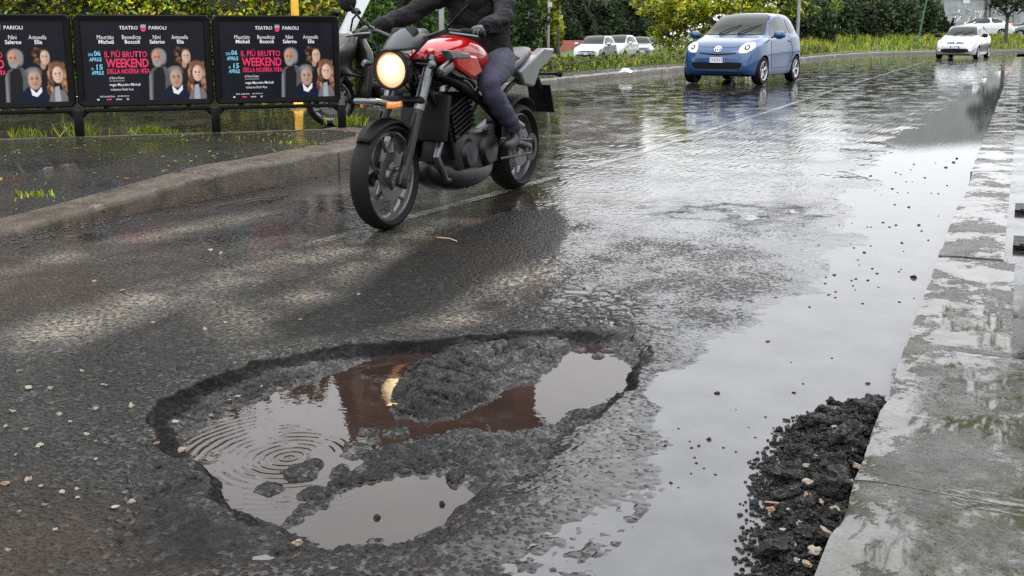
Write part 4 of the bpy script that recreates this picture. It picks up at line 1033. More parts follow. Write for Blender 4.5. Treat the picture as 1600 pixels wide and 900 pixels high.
# handlebar with grips, levers, mirrors, indicators
hb = [(.50, -.43, 1.17), (.56, -.26, 1.185), (.62, -.10, 1.14), (.62, .10, 1.14), (.56, .26, 1.185), (.50, .43, 1.17)]
bar = MB().tube(hb, .014, 10).build('handlebar', M['dark_metal'], bike, 50)
for s_ in (1, -1):
    MB().tube([(.53, s_*.33, 1.18), (.49, s_*.47, 1.168)], .021, 12).build('grip', M['rubber'], bar, 40)
    MB().tube([(.59, s_*.28, 1.17), (.62, s_*.36, 1.165), (.585, s_*.47, 1.15)], [.010, .008, .007], 8).build('lever', M['grey_metal'], bar, 50)
    MB().tube([(.60, s_*.26, 1.19), (.62, s_*.34, 1.26), (.60, s_*.42, 1.34)], .008, 8).build('mirror_stalk', M['black_metal'], bar, 50)
    o = MB().lathe([(0, .012), (.055, .010), (.068, 0), (.055, -.012), (0, -.014)], 24, 'x', (.59, s_*.45, 1.37)).build('mirror', M['black_plastic'], bar, 40)
    mb = MB().tube([(.72, s_*.12, .99), (.73, s_*.22, .985)], .008, 8, mi=0); mb.tube([(.70, s_*.22, .985), (.735, s_*.235, .985), (.76, s_*.235, .985)], [.012, .028, .014], 10, mi=1)
    mb.build('indicator', [M['black_plastic'], M['grey_metal']], bike, 40)
for s_ in (1, -1):
    for dz in (0, .02): MB().tube([(.60, s_*.27, 1.175 + dz), (.72, s_*.20, 1.13 + dz), (.74, s_*.09, 1.02), (.62, s_*.07, .90), (.50, s_*.05, .80)], .0055, 6).build('cable', M['black_plastic'], bike, 60)
    MB().tube([(.74, s_*.12, .70), (.84, s_*.14, .52), (XF, s_*.13, .40)], .006, 6).build('brake_hose', M['black_plastic'], bike, 60)
    MB().box((.83, s_*.105, .34), (.06, .05, .11), (0, R(-30), 0), bev=.012).build('brake_caliper', M['dark_metal'], bike, 40)
# tank: lofted
def loft(name, secs, mat, parent, seg=28, pw=2.4):
    """secs: (x, zc, half width, half height)"""
    V = []; Fc = []
    for (x, zc, a, b) in secs:
        for k in range(seg):
            th = 2*math.pi*k/seg; c, s = math.cos(th), math.sin(th)
            V.append((x, math.copysign(abs(c)**(2/pw), c)*a, zc + math.copysign(abs(s)**(2/pw), s)*b))
    n = len(secs)
    for i in range(n - 1):
        for k in range(seg): Fc.append((i*seg+k, i*seg+(k+1) % seg, (i+1)*seg+(k+1) % seg, (i+1)*seg+k))
    Fc.append(tuple(range(seg))); Fc.append(tuple((n-1)*seg + k for k in range(seg - 1, -1, -1)))
    o = mesh_np(name, V, Fc, mat, parent, smooth=True)
    bm = bmesh.new(); bm.from_mesh(o.data); bmesh.ops.recalc_face_normals(bm, faces=bm.faces[:]); bm.to_mesh(o.data); bm.free()
    md = o.modifiers.new('s', 'SUBSURF'); md.levels = md.render_levels = 1; return o
tank = loft('tank', [(.42,1.02,.06,.05),(.36,1.04,.14,.08),(.22,1.05,.20,.11),(.05,1.04,.215,.125),(-.12,1.00,.195,.12),(-.26,.95,.14,.10),(-.36,.90,.10,.06)], M['red_paint'], bike)
MB().lathe([(0, .012), (.05, .010), (.06, 0)], 24, 'z', (.05, 0, 1.165)).build('fuel_cap', M['dark_metal'], tank, 40)
for s_ in (1, -1):
    mb = MB(); mb.prism([(.46, 1.05), (.16, 1.03), (.06, .92), (.20, .88), (.42, .96)], s_*.185, s_*.245, 'xz'); mb.build('tank_shroud', M['red_paint'], bike, 30, bevel=.018)
    mb = MB(); mb.prism([(.56, 1.07), (.28, 1.05), (.24, 1.015), (.50, 1.01)], s_*.19, s_*.252, 'xz'); mb.build('air_scoop', M['tail_silver'], bike, 30, bevel=.012)
    MB().box((.50, s_*.20, .955), (.16, .06, .06), (0, R(20), 0), bev=.02).build('scoop_trim', M['grey_metal'], bike, 40)
# seat and tail
loft('seat', [(-.22,.93,.09,.04),(-.34,.90,.13,.05),(-.52,.90,.16,.055),(-.72,.95,.15,.05),(-.95,1.02,.12,.045),(-1.12,1.05,.07,.03)], M['leather'], bike)
for s_ in (1, -1):
    mb = MB(); mb.prism([(-.66, .90), (-1.10, 1.06), (-1.30, 1.055), (-1.26, .99), (-1.02, .90), (-.92, .78), (-.74, .80)], s_*.10, s_*.175, 'xz'); mb.build('tail_panel', M['tail_silver'], bike, 30, bevel=.015)
MB().box((-1.26, 0, 1.00), (.06, .18, .06), bev=.02).build('tail_light', M['red_plastic'], bike, 40)
mb = MB(); mb.tube([(-1.10, .0, .92), (-1.30, 0, .82), (-1.42, 0, .70)], [.05, .045, .04], 10); mb.build('plate_bracket', M['black_plastic'], bike, 40)
MB().box((-1.43, 0, .66), (.018, .20, .24), (0, R(22), 0), bev=.006).build('number_plate', M['black_plastic'], bike, 40)
for s_ in (1, -1):
    MB().tube([(-1.30, s_*.03, .86), (-1.32, s_*.18, .86)], [.010, .010], 8).tube([(-1.31, s_*.17, .86), (-1.345, s_*.20, .86), (-1.37, s_*.20, .86)], [.012, .030, .012], 10).build('rear_indicator', M['black_plastic'], bike, 40)
arc_guard(XR, .33, .40, 30, 140, .20, 'rear_mudguard', M['black_plastic'])
# frame, engine
mb = MB()
for s_ in (1, -1):
    mb.tube([(.52, s_*.05, .95), (.30, s_*.16, .86), (-.05, s_*.17, .72), (-.34, s_*.15, .58), (-.42, s_*.12, .40)], [.035, .034, .032, .032, .03], 10)
    mb.tube([(.50, s_*.04, .86), (.34, s_*.12, .60), (.30, s_*.13, .38), (.0, s_*.13, .26), (-.35, s_*.12, .30)], .022, 10)
    mb.tube([(-.30, s_*.10, .62), (-.60, s_*.12, .80), (-1.05, s_*.10, .92)], .018, 10)
mb.build('frame', M['black_metal'], bike, 50)
mb = MB(); mb.box((.05, 0, .40), (.50, .34, .26), bev=.05); mb.lathe([(0, .205), (.10, .20), (.125, .17), (.13, -.17), (.10, -.2), (0, -.205)], 28, 'y', (-.14, 0, .40)); mb.lathe([(0, .20), (.08, .195), (.10, .17), (.10, .1)], 28, 'y', (.14, 0, .39))
mb.build('engine_case', M['dark_metal'], bike, 40)
mb = MB(); mb.box((.19, 0, .62), (.24, .28, .26), (0, R(18), 0), bev=.02)
for k in range(8): mb.box((.17 + k*.010, 0, .53 + k*.030), (.29, .33, .012), (0, R(18), 0))
mb.build('cylinder_block', M['black_metal'], bike, 40)
MB().box((.42, 0, .64), (.05, .34, .30), (0, R(-14), 0), bev=.01).build('radiator', M['black_plastic'], bike, 40)
loft('belly_pan', [(.46,.30,.06,.05),(.40,.28,.13,.09),(.20,.24,.17,.11),(-.05,.225,.18,.11),(-.28,.25,.15,.09),(-.40,.28,.08,.06)], M['dark_metal'], bike, 24)
MB().tube([(.38, .10, .52), (.47, .11, .40), (.36, .11, .24), (.05, .13, .20)], .024, 10).build('exhaust_pipe', M['grey_metal'], bike, 50)
MB().tube([(-.30, -.18, .28), (-.55, -.22, .34), (-.98, -.24, .46)], [.045, .065, .068], 18).build('silencer', M['dark_metal'], bike, 40)
mb = MB()
for s_ in (1, -1): mb.tube([(-.36, s_*.12, .42), (-.62, s_*.135, .40), (XR, s_*.13, .33)], [.036, .034, .032], 10)
mb.build('swingarm', M['dark_metal'], bike, 50)
mb = MB()
for z0, z1 in ((.50, .385), (.36, .285)): mb.tube([(-.36, .155, z0 - .06), (XR, .155, z1)], .010, 6)
mb.lathe([(.06, .15), (.105, .15), (.105, .158), (.06, .158)], 30, 'y', (XR, 0, .33), closed=True)
mb.build('chain', M['dark_metal'], bike, 40)
MB().tube([(-.44, .16, .42), (-.46, .27, .41)], .012, 8).build('foot_peg', M['grey_metal'], bike, 40)
MB().tube([(-.44, -.16, .42), (-.46, -.27, .41)], .012, 8).build('foot_peg', M['grey_metal'], bike, 40)
MB().tube([(-.42, .17, .60), (-.70, .165, .50)], .028, 12).build('shock_absorber', M['grey_metal'], bike, 40)

# ---------------------------------------------------------------- people: skinned bodies
def skin_body(name, chains, radii, mat, parent=None, root=None, level=2):
    """chains: lists of joint names; radii: joint -> (pos, r)"""
    names = list(radii.keys()); ix = {n: i for i, n in enumerate(names)}; edges = set()
    for c in chains:
        for a, b in zip(c, c[1:]): edges.add((ix[a], ix[b]))
    me = bpy.data.meshes.new(name); me.from_pydata([radii[n][0] for n in names], list(edges), []); me.update()
    o = bpy.data.objects.new(name, me); link(o, parent)
    o.modifiers.new('skin', 'SKIN')
    # mesh.skin_vertices must exist
    if not me.skin_vertices:
        with bpy.context.temp_override(object=o, active_object=o): bpy.ops.mesh.customdata_skin_add()
    for i, n in enumerate(names):
        sv = me.skin_vertices[0].data[i]; r_ = radii[n][1]; sv.radius = (r_, r_) if not isinstance(r_, tuple) else r_; sv.use_root = (n == (root or names[0]))
    md = o.modifiers.new('sub', 'SUBSURF'); md.levels = md.render_levels = level
    bpy.context.view_layer.update(); dg = bpy.context.evaluated_depsgraph_get()
    m2 = bpy.data.meshes.new_from_object(o.evaluated_get(dg)); m2.materials.clear(); m2.materials.append(mat); m2.polygons.foreach_set('use_smooth', np.ones(len(m2.polygons), dtype=bool))
    o.modifiers.clear(); o.data = m2; return o
def folds(o, amp, sc_, seed=0):
    from mathutils import noise as mn_
    me = o.data; N = [v.normal.copy() for v in me.vertices]
    for v, n_ in zip(me.vertices, N):
        p = v.co; d = mn_.noise(Vector((p.x*sc_ + seed, p.y*sc_*.7, p.z*sc_*1.9))) + .6*abs(mn_.noise(Vector((p.x*sc_*2.3, p.y*sc_*2 + seed, p.z*sc_*3.5)))) - .2
        v.co = p + n_*d*amp
    me.update()
def glove(wrist, dirv, side, barp, mat, parent, name='glove'):
    """hand closed round a bar: palm, four fingers, thumb"""
    wv = Vector(wrist); d = Vector(dirv).normalized(); sv = Vector((0, side, 0)); up = d.cross(sv).normalized()
    if up.z < 0: up = -up
    mb = None
    J = {'p': (wv, .028), 'palm': (wv + d*.055, (.040, .022)), 'kn': (wv + d*.095, (.042, .017))}
    ch = [['p', 'palm', 'kn']]
    o = skin_body(name, ch, J, mat, parent, 'p', 2)
    for k in range(4):
        off = sv * (-.033 + k*.022); ln = (.9, 1.05, 1.0, .8)[k] if side < 0 else (.8, 1.0, 1.05, .9)[k]
        b = wv + d*.095 + off
        J = {'a': (b, .0105), 'b': (b + d*.032*ln - up*.010, .0100), 'c': (b + d*.036*ln - up*.040*ln, .0092), 'd': (b + d*.012*ln - up*.055*ln, .0082)}
        f = skin_body('finger', [['a', 'b', 'c', 'd']], J, mat, o, 'a', 1)
    b = wv + d*.045 - sv*.034*side*-1 
    J = {'a': (b, .013), 'b': (b + d*.022 - up*.025, .012), 'c': (b + d*.045 - up*.045, .010)}
    skin_body('thumb', [['a', 'b', 'c']], J, mat, o, 'a', 1)
    return o
rider = empty('person', (-3.40, 6.06, 0), R(-90) + R(1), 'rider in a black jacket and grey-blue jeans sitting on the motorcycle', 'person')
def mirrorJ(J):
    out = {}
    for n, (p, r) in J.items():
        if n.endswith('_l'): out[n] = (p, r); out[n[:-2] + '_r'] = ((p[0], -p[1], p[2]), r)
        else: out[n] = (p, r)
    return out
BJ = mirrorJ({'pelvis': ((-.48, 0, 1.00), .10), 'waist': ((-.44, 0, 1.16), .09), 'chest': ((-.34, 0, 1.36), .10), 'neck0': ((-.27, 0, 1.50), .075), 'neck': ((-.24, 0, 1.57), .055), 'head': ((-.19, 0, 1.67), .09), 'crown': ((-.18, 0, 1.76), .075),
  'sho_l': ((-.28, .19, 1.45), .045), 'elb_l': ((.04, .375, 1.27), .038), 'wri_l': ((.40, .40, 1.205), .022),
  'hip_l': ((-.42, .13, .96), .07), 'knee_l': ((.0, .25, .845), .048), 'ank_l': ((-.39, .265, .50), .018), 'toe_l': ((-.30, .27, .435), .012)})
BCH = [['pelvis', 'waist', 'chest', 'neck0', 'neck', 'head', 'crown'], ['chest', 'sho_l', 'elb_l', 'wri_l'], ['chest', 'sho_r', 'elb_r', 'wri_r'], ['pelvis', 'hip_l', 'knee_l', 'ank_l', 'toe_l'], ['pelvis', 'hip_r', 'knee_r', 'ank_r', 'toe_r']]
skin_body('body', BCH, BJ, M['skin'], rider, 'pelvis')
JJ = mirrorJ({'hem': ((-.49, 0, .97), (.19, .15)), 'waist': ((-.46, 0, 1.13), (.185, .15)), 'belly': ((-.42, 0, 1.24), (.19, .16)), 'chest': ((-.34, 0, 1.38), (.20, .165)), 'neck0': ((-.27, 0, 1.52), .09), 'collar': ((-.25, 0, 1.57), .078),
  'sho_l': ((-.28, .21, 1.45), .088), 'uarm_l': ((-.13, .30, 1.37), .080), 'elb_l': ((.04, .375, 1.27), .070), 'farm_l': ((.22, .395, 1.235), .060), 'wri_l': ((.405, .40, 1.205), .046)})
folds(skin_body('jacket', [['hem', 'waist', 'belly', 'chest', 'neck0', 'collar'], ['chest', 'sho_l', 'uarm_l', 'elb_l', 'farm_l', 'wri_l'], ['chest', 'sho_r', 'uarm_r', 'elb_r', 'farm_r', 'wri_r']], JJ, M['jacket'], rider, 'waist', 3), .020, 9.)
LJ = mirrorJ({'seat': ((-.49, 0, .985), .135), 'hip_l': ((-.42, .14, .965), .122), 'th_l': ((-.20, .20, .92), .112), 'knee_l': ((.03, .25, .845), .085), 'kn2_l': ((-.06, .26, .74), .078), 'calf_l': ((-.22, .265, .62), .074), 'hem_l': ((-.37, .265, .50), .066)})
folds(skin_body('jeans', [['seat', 'hip_l', 'th_l', 'knee_l', 'kn2_l', 'calf_l', 'hem_l'], ['seat', 'hip_r', 'th_r', 'knee_r', 'kn2_r', 'calf_r', 'hem_r']], LJ, M['jeans'], rider, 'seat', 3), .011, 11., 5)
for s_ in (1, -1):
    J = {'top': ((-.33, s_*.265, .57), .060), 'ank': ((-.40, s_*.265, .48), .056), 'heel': ((-.45, s_*.265, .43), .050), 'ball': ((-.30, s_*.27, .425), .046), 'toe': ((-.19, s_*.27, .41), .038)}
    skin_body('boot', [['top', 'ank', 'heel'], ['ank', 'ball', 'toe']], J, M['leather'], rider, 'ank')
    glove((.40, s_*.40, 1.205), (1, 0, -.12), s_, None, M['leather'], rider)
mb = MB(); mb.lathe([(0, .155), (.06, .145), (.11, .10), (.135, .03), (.138, -.04), (.125, -.10), (.105, -.13), (.09, -.125)], 32, 'z', (-.20, 0, 1.68)); he = mb.build('helmet', M['helmet'], rider, 60)
mb = MB(); V = []; Fc = []
for i in range(5):
    for j in range(13):
        a = R(-70 + 140*j/12); z = 1.64 + .10*i/4; rr_ = .142 - .006*abs(i-2)
        V.append((-.20 + math.cos(a)*rr_, math.sin(a)*rr_, z))
for i in range(4):
    for j in range(12): Fc.append((i*13+j, i*13+j+1, (i+1)*13+j+1, (i+1)*13+j))
mesh_np('visor', V, Fc, M['glass'], he, smooth=True)

# ---------------------------------------------------------------- maxi scooter behind the posters
sc = empty('scooter', (-7.35, 11.5, 0), heading(-.62, -.78), 'dark grey maxi scooter with a tall clear windshield behind the right poster', 'scooter')
sc.scale = (1.2,)*3
old = bike; bike = sc
moto_wheel(sc, (.74, 0, .27), .27, .12); moto_wheel(sc, (-.72, 0, .27), .27, .14)
arc_guard(.74, .27, .30, 15, 150, .16, 'front_mudguard', M['brown_grey_paint'])
def loftz(name, secs, mat, parent, seg=28, pw=2.6):
    V = []; Fc = []
    for (z, xc, a, b) in secs:
        for k in range(seg):
            th = 2*math.pi*k/seg; c, s = math.cos(th), math.sin(th)
            V.append((xc + math.copysign(abs(c)**(2/pw), c)*a*(1.0 if c < 0 else 1.25 - .5*abs(s)), math.copysign(abs(s)**(2/pw), s)*b, z))
    n = len(secs)
    Fc = [(i*seg+k, i*seg+(k+1) % seg, (i+1)*seg+(k+1) % seg, (i+1)*seg+k) for i in range(n-1) for k in range(seg)]
    Fc.append(tuple(range(seg))); Fc.append(tuple((n-1)*seg + k for k in range(seg - 1, -1, -1)))
    o = mesh_np(name, V, Fc, mat, parent, smooth=True)
    bm = bmesh.new(); bm.from_mesh(o.data); bmesh.ops.recalc_face_normals(bm, faces=bm.faces[:]); bm.to_mesh(o.data); bm.free(); return o
loftz('front_fairing', [(.52,.44,.07,.20),(.56,.60,.14,.20),(.62,.68,.17,.19),(.70,.68,.18,.23),(.78,.64,.17,.27),(.86,.59,.14,.26),(.93,.55,.11,.21),(1.0,.51,.07,.15)], M['brown_grey_paint'], sc)
loftz('leg_shield', [(.24,.40,.05,.20),(.40,.38,.06,.25),(.60,.36,.07,.29),(.78,.38,.07,.28),(.92,.42,.05,.20)], M['brown_grey_paint'], sc)
loft('body_shell', [(.30,.36,.20,.10),(.10,.36,.22,.12),(-.10,.44,.22,.18),(-.30,.52,.23,.22),(-.60,.60,.22,.20),(-.90,.68,.17,.14),(-1.10,.74,.10,.07)], M['brown_grey_paint'], sc)
loft('seat', [(.02,.70,.10,.05),(-.12,.73,.17,.07),(-.40,.74,.18,.06),(-.55,.80,.18,.08),(-.85,.83,.16,.07),(-1.02,.83,.09,.04)], M['leather'], sc)
MB().box((.25, 0, .26), (.62, .44, .07), bev=.03).build('footboard', M['black_plastic'], sc, 40)
for s_ in (1, -1):
    MB().tube([(.74, s_*.09, .27), (.60, s_*.09, .55)], .022, 10).build('fork_leg', M['dark_metal'], sc, 40)
    o = MB().prism([(.84, .66), (.70, .80), (.60, .80), (.66, .66)], s_*.10, s_*.205, 'xz').build('headlight', M['lamp_lens'], sc, 30, bevel=.015)
    MB().tube([(.50, s_*.10, .98), (.42, s_*.30, 1.02), (.38, s_*.40, 1.01)], .015, 8).build('handlebar', M['black_plastic'], sc, 40)
    mb = MB().tube([(.55, s_*.18, 1.00), (.56, s_*.30, 1.12), (.54, s_*.36, 1.16)], .010, 8); mb.tube([(.52, s_*.30, 1.19), (.55, s_*.37, 1.20), (.54, s_*.45, 1.18)], [.02, .05, .03], 12, flat=.7); mb.build('mirror', M['black_plastic'], sc, 40)
V = []; Fc = []
for i in range(9):
    u = i / 8
    for j in range(9):
        v = -1 + 2*j/8; hw = .24 * (1 - .30*u*u) * (.8 + .2*math.sin(u*math.pi))
        V.append((.64 - .10*v*v - .30*u - .06*u*u, v*hw, .95 + .62*u))
for i in range(8):
    for j in range(8): Fc.append((i*9+j, i*9+j+1, (i+1)*9+j+1, (i+1)*9+j))
tt = NT('clear_screen'); tt.P(Base_Color=(.62, .66, .70, 1), Roughness=.12, Alpha=.55)
o = mesh_np('windshield', V, Fc, tt.m, sc, smooth=True)
MB().box((.50, 0, .96), (.16, .30, .08), (0, R(-20), 0), bev=.02).build('dashboard', M['black_plastic'], sc, 40)
MB().tube([(-.40, -.20, .30), (-.95, -.22, .40)], [.05, .065], 14).build('silencer', M['dark_metal'], sc, 40)
bike = old
# ================================================================ PLANTS
def leaves(name, C, size, cols, parent=None, mat=None, up=.0, jitter=.35, aspect=1.5):
    """many small leaf faces; C centres, cols per leaf"""
    n = len(C); N = rng.normal(size=(n, 3)); N[:, 2] += up; N /= np.linalg.norm(N, axis=1)[:, None] + 1e-9
    T = np.cross(N, rng.normal(size=(n, 3))); T /= np.linalg.norm(T, axis=1)[:, None] + 1e-9; B = np.cross(N, T)
    s = (size * (1 + jitter * rng.normal(size=n)).clip(.4, 2))[:, None] * .5
    a = C + T*s*aspect; b = C + B*s*.62 + N*s*.18; c = C - T*s*aspect*.85; d = C - B*s*.62 + N*s*.18
    V = np.stack([a, b, c, d], 1).reshape(-1, 3); I = np.arange(n*4).reshape(n, 4)
    cc = np.repeat(cols, 4, 0)
    return mesh_np(name, V, I, mat or M['leaf'], parent, col=cc)
def pal(n, cs, wts, var=.25):
    cs = np.array(cs); k = rng.choice(len(cs), n, p=np.array(wts)/sum(wts)); c = cs[k] * (1 + var*rng.normal(size=(n, 1))).clip(.35, 1.8)
    return c * (1 + .08*rng.normal(size=(n, 3))).clip(.6, 1.4)
YG = [(.34,.36,.016), (.17,.24,.014), (.045,.08,.012), (.34,.27,.016), (.12,.07,.02)]
DG = [(.022,.042,.014), (.035,.060,.018), (.016,.028,.012), (.055,.075,.025)]
BG = [(.07,.15,.022), (.045,.10,.018), (.10,.19,.03), (.03,.06,.015)]
def hedge(name, A, B, h, th, n, size, cs, wts, label, cat='hedge', z0=0., lump=.25, parent=None):
    """a wall of foliage from A to B with an uneven face and top"""
    A = np.array(A[:2]); B = np.array(B[:2]); L = np.linalg.norm(B - A); d = (B - A)/L; nn = np.array([-d[1], d[0]])
    if nn @ (A + B) > 0: nn = -nn                     # face towards the camera
    t = empty(name, (A[0], A[1], z0), 0, label, cat)
    u = rng.uniform(0, L, n); v = rng.uniform(0, 1, n)**.8 * h
    hh = h + fbm(u, u*0, 1.3, 3, 5) * .6
    bulge = fbm(u, v, .8, 3, 9) * lump*2 + fbm(u, v, .22, 2, 19) * lump * .7
    dep = th/2 + bulge - rng.exponential(.10, n)
    v = v * hh / h
    top = rng.uniform(size=n) < .18; dep = np.where(top, rng.uniform(-th/2, th/2, n), dep); v = np.where(top, hh + rng.normal(0, .07, n), v)
    C = np.stack([d[0]*u + nn[0]*dep, d[1]*u + nn[1]*dep, v], 1)
    col = pal(n, cs, wts); patch = fbm(u, v, .9, 3, 29)[:, None]; col = col * (1 + patch*1.7).clip(.30, 1.8)
    leaves('foliage', C, size, col, t)
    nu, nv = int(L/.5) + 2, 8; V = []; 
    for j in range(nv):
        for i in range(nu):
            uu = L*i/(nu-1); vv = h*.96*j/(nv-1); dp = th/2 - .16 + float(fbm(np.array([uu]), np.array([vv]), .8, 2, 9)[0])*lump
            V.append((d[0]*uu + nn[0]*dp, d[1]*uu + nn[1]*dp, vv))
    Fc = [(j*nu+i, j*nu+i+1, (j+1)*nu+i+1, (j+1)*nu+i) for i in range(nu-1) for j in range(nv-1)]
    mesh_np('stems', V, Fc, M['backing'], t)  # dark sheet added inside the leaves to block light, not separate stems
    return t
M['backing'] = simple('dark_backing', (.014, .018, .008), .9, bumps=(9, .8, .05), scale=3, var=.5)
def limb(mb, p, d, ln, r, depth, tips, spread=.6, bias=.25, n=3):
    pts = [Vector(p)]; dd = Vector(d).normalized(); rs = [r]
    for k in range(4):
        dd = (dd + Vector((rnd.gauss(0, .13), rnd.gauss(0, .13), rnd.gauss(0, .08) + bias*.15))).normalized(); pts.append(pts[-1] + dd*ln/4); rs.append(r*(1 - .14*(k+1)))
    mb.tube(pts, rs, 7 if r > .03 else 5)
    if depth == 0: tips.append(pts[-1]); tips.append(pts[2]); return
    for k in range(n):
        a = rnd.uniform(0, 6.28); side = Vector((math.cos(a), math.sin(a), rnd.uniform(-.2, .5))); nd = (dd + side*spread*1.4).normalized()
        limb(mb, pts[rnd.choice((2, 3, 4))], nd, ln*.68, rs[-1]*.62, depth - 1, tips, spread, bias, n)
def tree(name, loc, label, hgt=6., crown=(2.2, 2.2, 2.0), nclump=90, per=60, lsize=.10, cs=YG, wts=(3,3,2,1,.3), trunk_r=.13, trunk_h=None, lean=(0,0), cz=None, clump_r=.38, cat='tree', lmat=None, group=None):
    t = empty(name, loc, 0, label, cat, group); th_ = trunk_h or hgt*.45
    mb = MB(); pts = [Vector((0, 0, -.2)), Vector((lean[0]*.3, lean[1]*.3, th_*.4)), Vector((lean[0]*.7, lean[1]*.7, th_*.8)), Vector((lean[0], lean[1], th_))]
    mb.tube(pts, [trunk_r*1.25, trunk_r, trunk_r*.85, trunk_r*.75], 12); mb.build('trunk', M['bark'], t, 60)
    mb = MB(); tips = []
    for k in range(6):
        a = k*1.05 + rnd.uniform(-.3, .3); limb(mb, pts[-1] - Vector((0, 0, rnd.uniform(0, th_*.25))), (math.cos(a), math.sin(a), rnd.uniform(.4, 1.3)), hgt*.30, trunk_r*.5, 2, tips)
    mb.build('limbs', M['bark'], t, 60)
    c0 = np.array([lean[0], lean[1], cz if cz else hgt - crown[2]*.9]); Cs = []
    for k in range(nclump):
        q = rng.normal(size=3); q /= np.linalg.norm(q); q *= rng.uniform(.35, 1.05)**.6; c = c0 + q*np.array(crown)
        Cs.append((c, clump_r*rng.uniform(.6, 1.35)))
    for tp in tips[::3]: Cs.append((np.array(tp), clump_r*.7))
    P = []; K = []
    for c, r_ in Cs:
        m = int(per * (r_/clump_r)**1.5) + 8; q = rng.normal(size=(m, 3)); q /= np.linalg.norm(q, axis=1)[:, None]; q *= (rng.uniform(0, 1, m)**.45)[:, None]*r_; q[:, 2] *= .75
        P.append(c + q); K.append(np.full(m, rng.uniform(.65, 1.35)))
    P = np.concatenate(P); K = np.concatenate(K); leaves('crown', P, lsize, pal(len(P), cs, wts)*K[:, None], t, lmat, up=.4)
    return t
def bush(name, loc, label, rx, rz, n, size, cs=DG, wts=(3,3,2,1), ry=None, cat='bush', nlump=9, group=None):
    t = empty(name, loc, 0, label, cat, group); ry = ry or rx*.7; P = []; K = []; mb = MB()
    for k in range(nlump):
        a = rnd.uniform(0, 6.28); c = np.array([math.cos(a)*rx*rnd.uniform(0, .62), math.sin(a)*ry*rnd.uniform(0, .5), rz*rnd.uniform(.18, .72)]); r_ = np.array([rx*rnd.uniform(.30, .5), ry*rnd.uniform(.35, .55), rz*rnd.uniform(.22, .34)])
        m = n//nlump; q = rng.normal(size=(m, 3)); q /= np.linalg.norm(q, axis=1)[:, None]; q *= rng.uniform(.72, 1.12, m)[:, None]; P.append((c + q*r_)); K.append(np.full(m, rnd.uniform(.6, 1.4)))
        mb.tube([(c[0]*.2, c[1]*.2, -.2), tuple(c*.6), tuple(c)], [.05, .035, .015], 5)
    P = np.concatenate(P); P[:, 2] = np.abs(P[:, 2]); K = np.concatenate(K)
    leaves('foliage', P, size, pal(len(P), cs, wts)*K[:, None], t, M['leaf_far'], up=.3); mb.build('stems', M['bark'], t); return t
hedge('ivy_hedge', GP(-420, 20.5), GP(545, 19.0), 3.3, .8, 42000, .075, YG, (3,3,3,.9,1.1), 'tall yellow-green ivy hedge behind the theatre posters')
hedge('laurel_hedge', GP(530, 23), GP(822, 29), 3.6, .9, 26000, .085, BG, (3,3,1.5,2), 'bright green hedge behind the scooter and the motorcycle')
t = hedge('ivy_screen', GP(812, 33.5), GP(868, 35), 5.0, .7, 9000, .10, YG, (3,3,2.5,1,1.2), 'narrow column of yellow-green ivy with bare stems at its foot', 'ivy', z0=.5)
mb = MB()
for k in range(7):
    u = .25 + k*.20; mb.tube([(u, .1, -.6), (u + rnd.uniform(-.1, .1), .0, .1), (u + rnd.uniform(-.2, .2), .05, .9)], [.035, .028, .02], 6)
mb.build('bare_stems', M['bark'], t)
hedge('dark_hedge', GP(868, 60), GP(1034, 68), 3.3, 1.2, 15000, .15, DG, (3,3,2,1), 'dark dense ivy hedge above the pink wall and the parked cars', z0=-.1, lump=.4)
# the yellow-green tree and its neighbours
p = GP(1122, 47, -.2); tree('leafy_tree', p, 'bushy yellow-green tree above the parked cars, left of the blue car', 5.2, (2.7, 2.0, 2.15), 150, 62, .15, YG, (4,3,2,.8,.1), .12, 1.6, cz=2.35, clump_r=.5)
p = GP(1048, 50, -.3); tree('leafy_tree', p, 'small yellow-green tree with pale blossom beside the yellow taxi', 4.6, (1.15, 1.1, 1.9), 50, 50, .14, YG+[(.6,.55,.5)], (4,3,2,.8,.1,.25), .09, 1.4, cz=2.5, clump_r=.42)
p = GP(1212, 49, -.1); tree('leafy_tree', p, 'green tree standing behind the lamp post, right of the blue car', 5.2, (1.5, 1.3, 2.1), 70, 55, .15, BG+YG[:2], (2,2,1,2,2,2), .10, 1.5, cz=2.6, clump_r=.46)
# dark bushes along the far end
bl = ['broad very dark evergreen bush right behind the lamp post', 'dark evergreen bush, second from the lamp post along the far verge', 'dark evergreen bush, third from the lamp post along the far verge', 'dark evergreen bush left of the green leaning pole', 'dark bush just behind the green leaning pole', 'thinner dark tree-like bush next to the grey building front']
for k, (px, dp, rx, rz) in enumerate([(1262, 62, 2.4, 3.5), (1305, 66, 2.6, 3.9), (1350, 69, 2.6, 3.7), (1392, 72, 2.6, 4.0), (1428, 76, 2.0, 3.7), (1456, 80, 1.3, 3.4)]):
    bush('evergreen_bush', GP(px, dp, .3), bl[k], rx, rz, 6500, .20, group=None, nlump=14)
p = GP(1572, 68, .8); tree('small_tree', p, 'small dark broad-leaved tree in front of the grey shop front', 4.6, (1.7, 1.4, 1.5), 60, 45, .15, DG+BG[3:], (3,3,2,2,1), .11, 1.7, cz=3.1, clump_r=.45)
p = GP(1640, 72, .8); tree('small_tree', p, 'dark tree at the right edge of the grass bank', 5.2, (2.2, 1.6, 1.9), 60, 45, .16, DG, (3,3,2,1), .12, 1.9, cz=3.3, clump_r=.5)
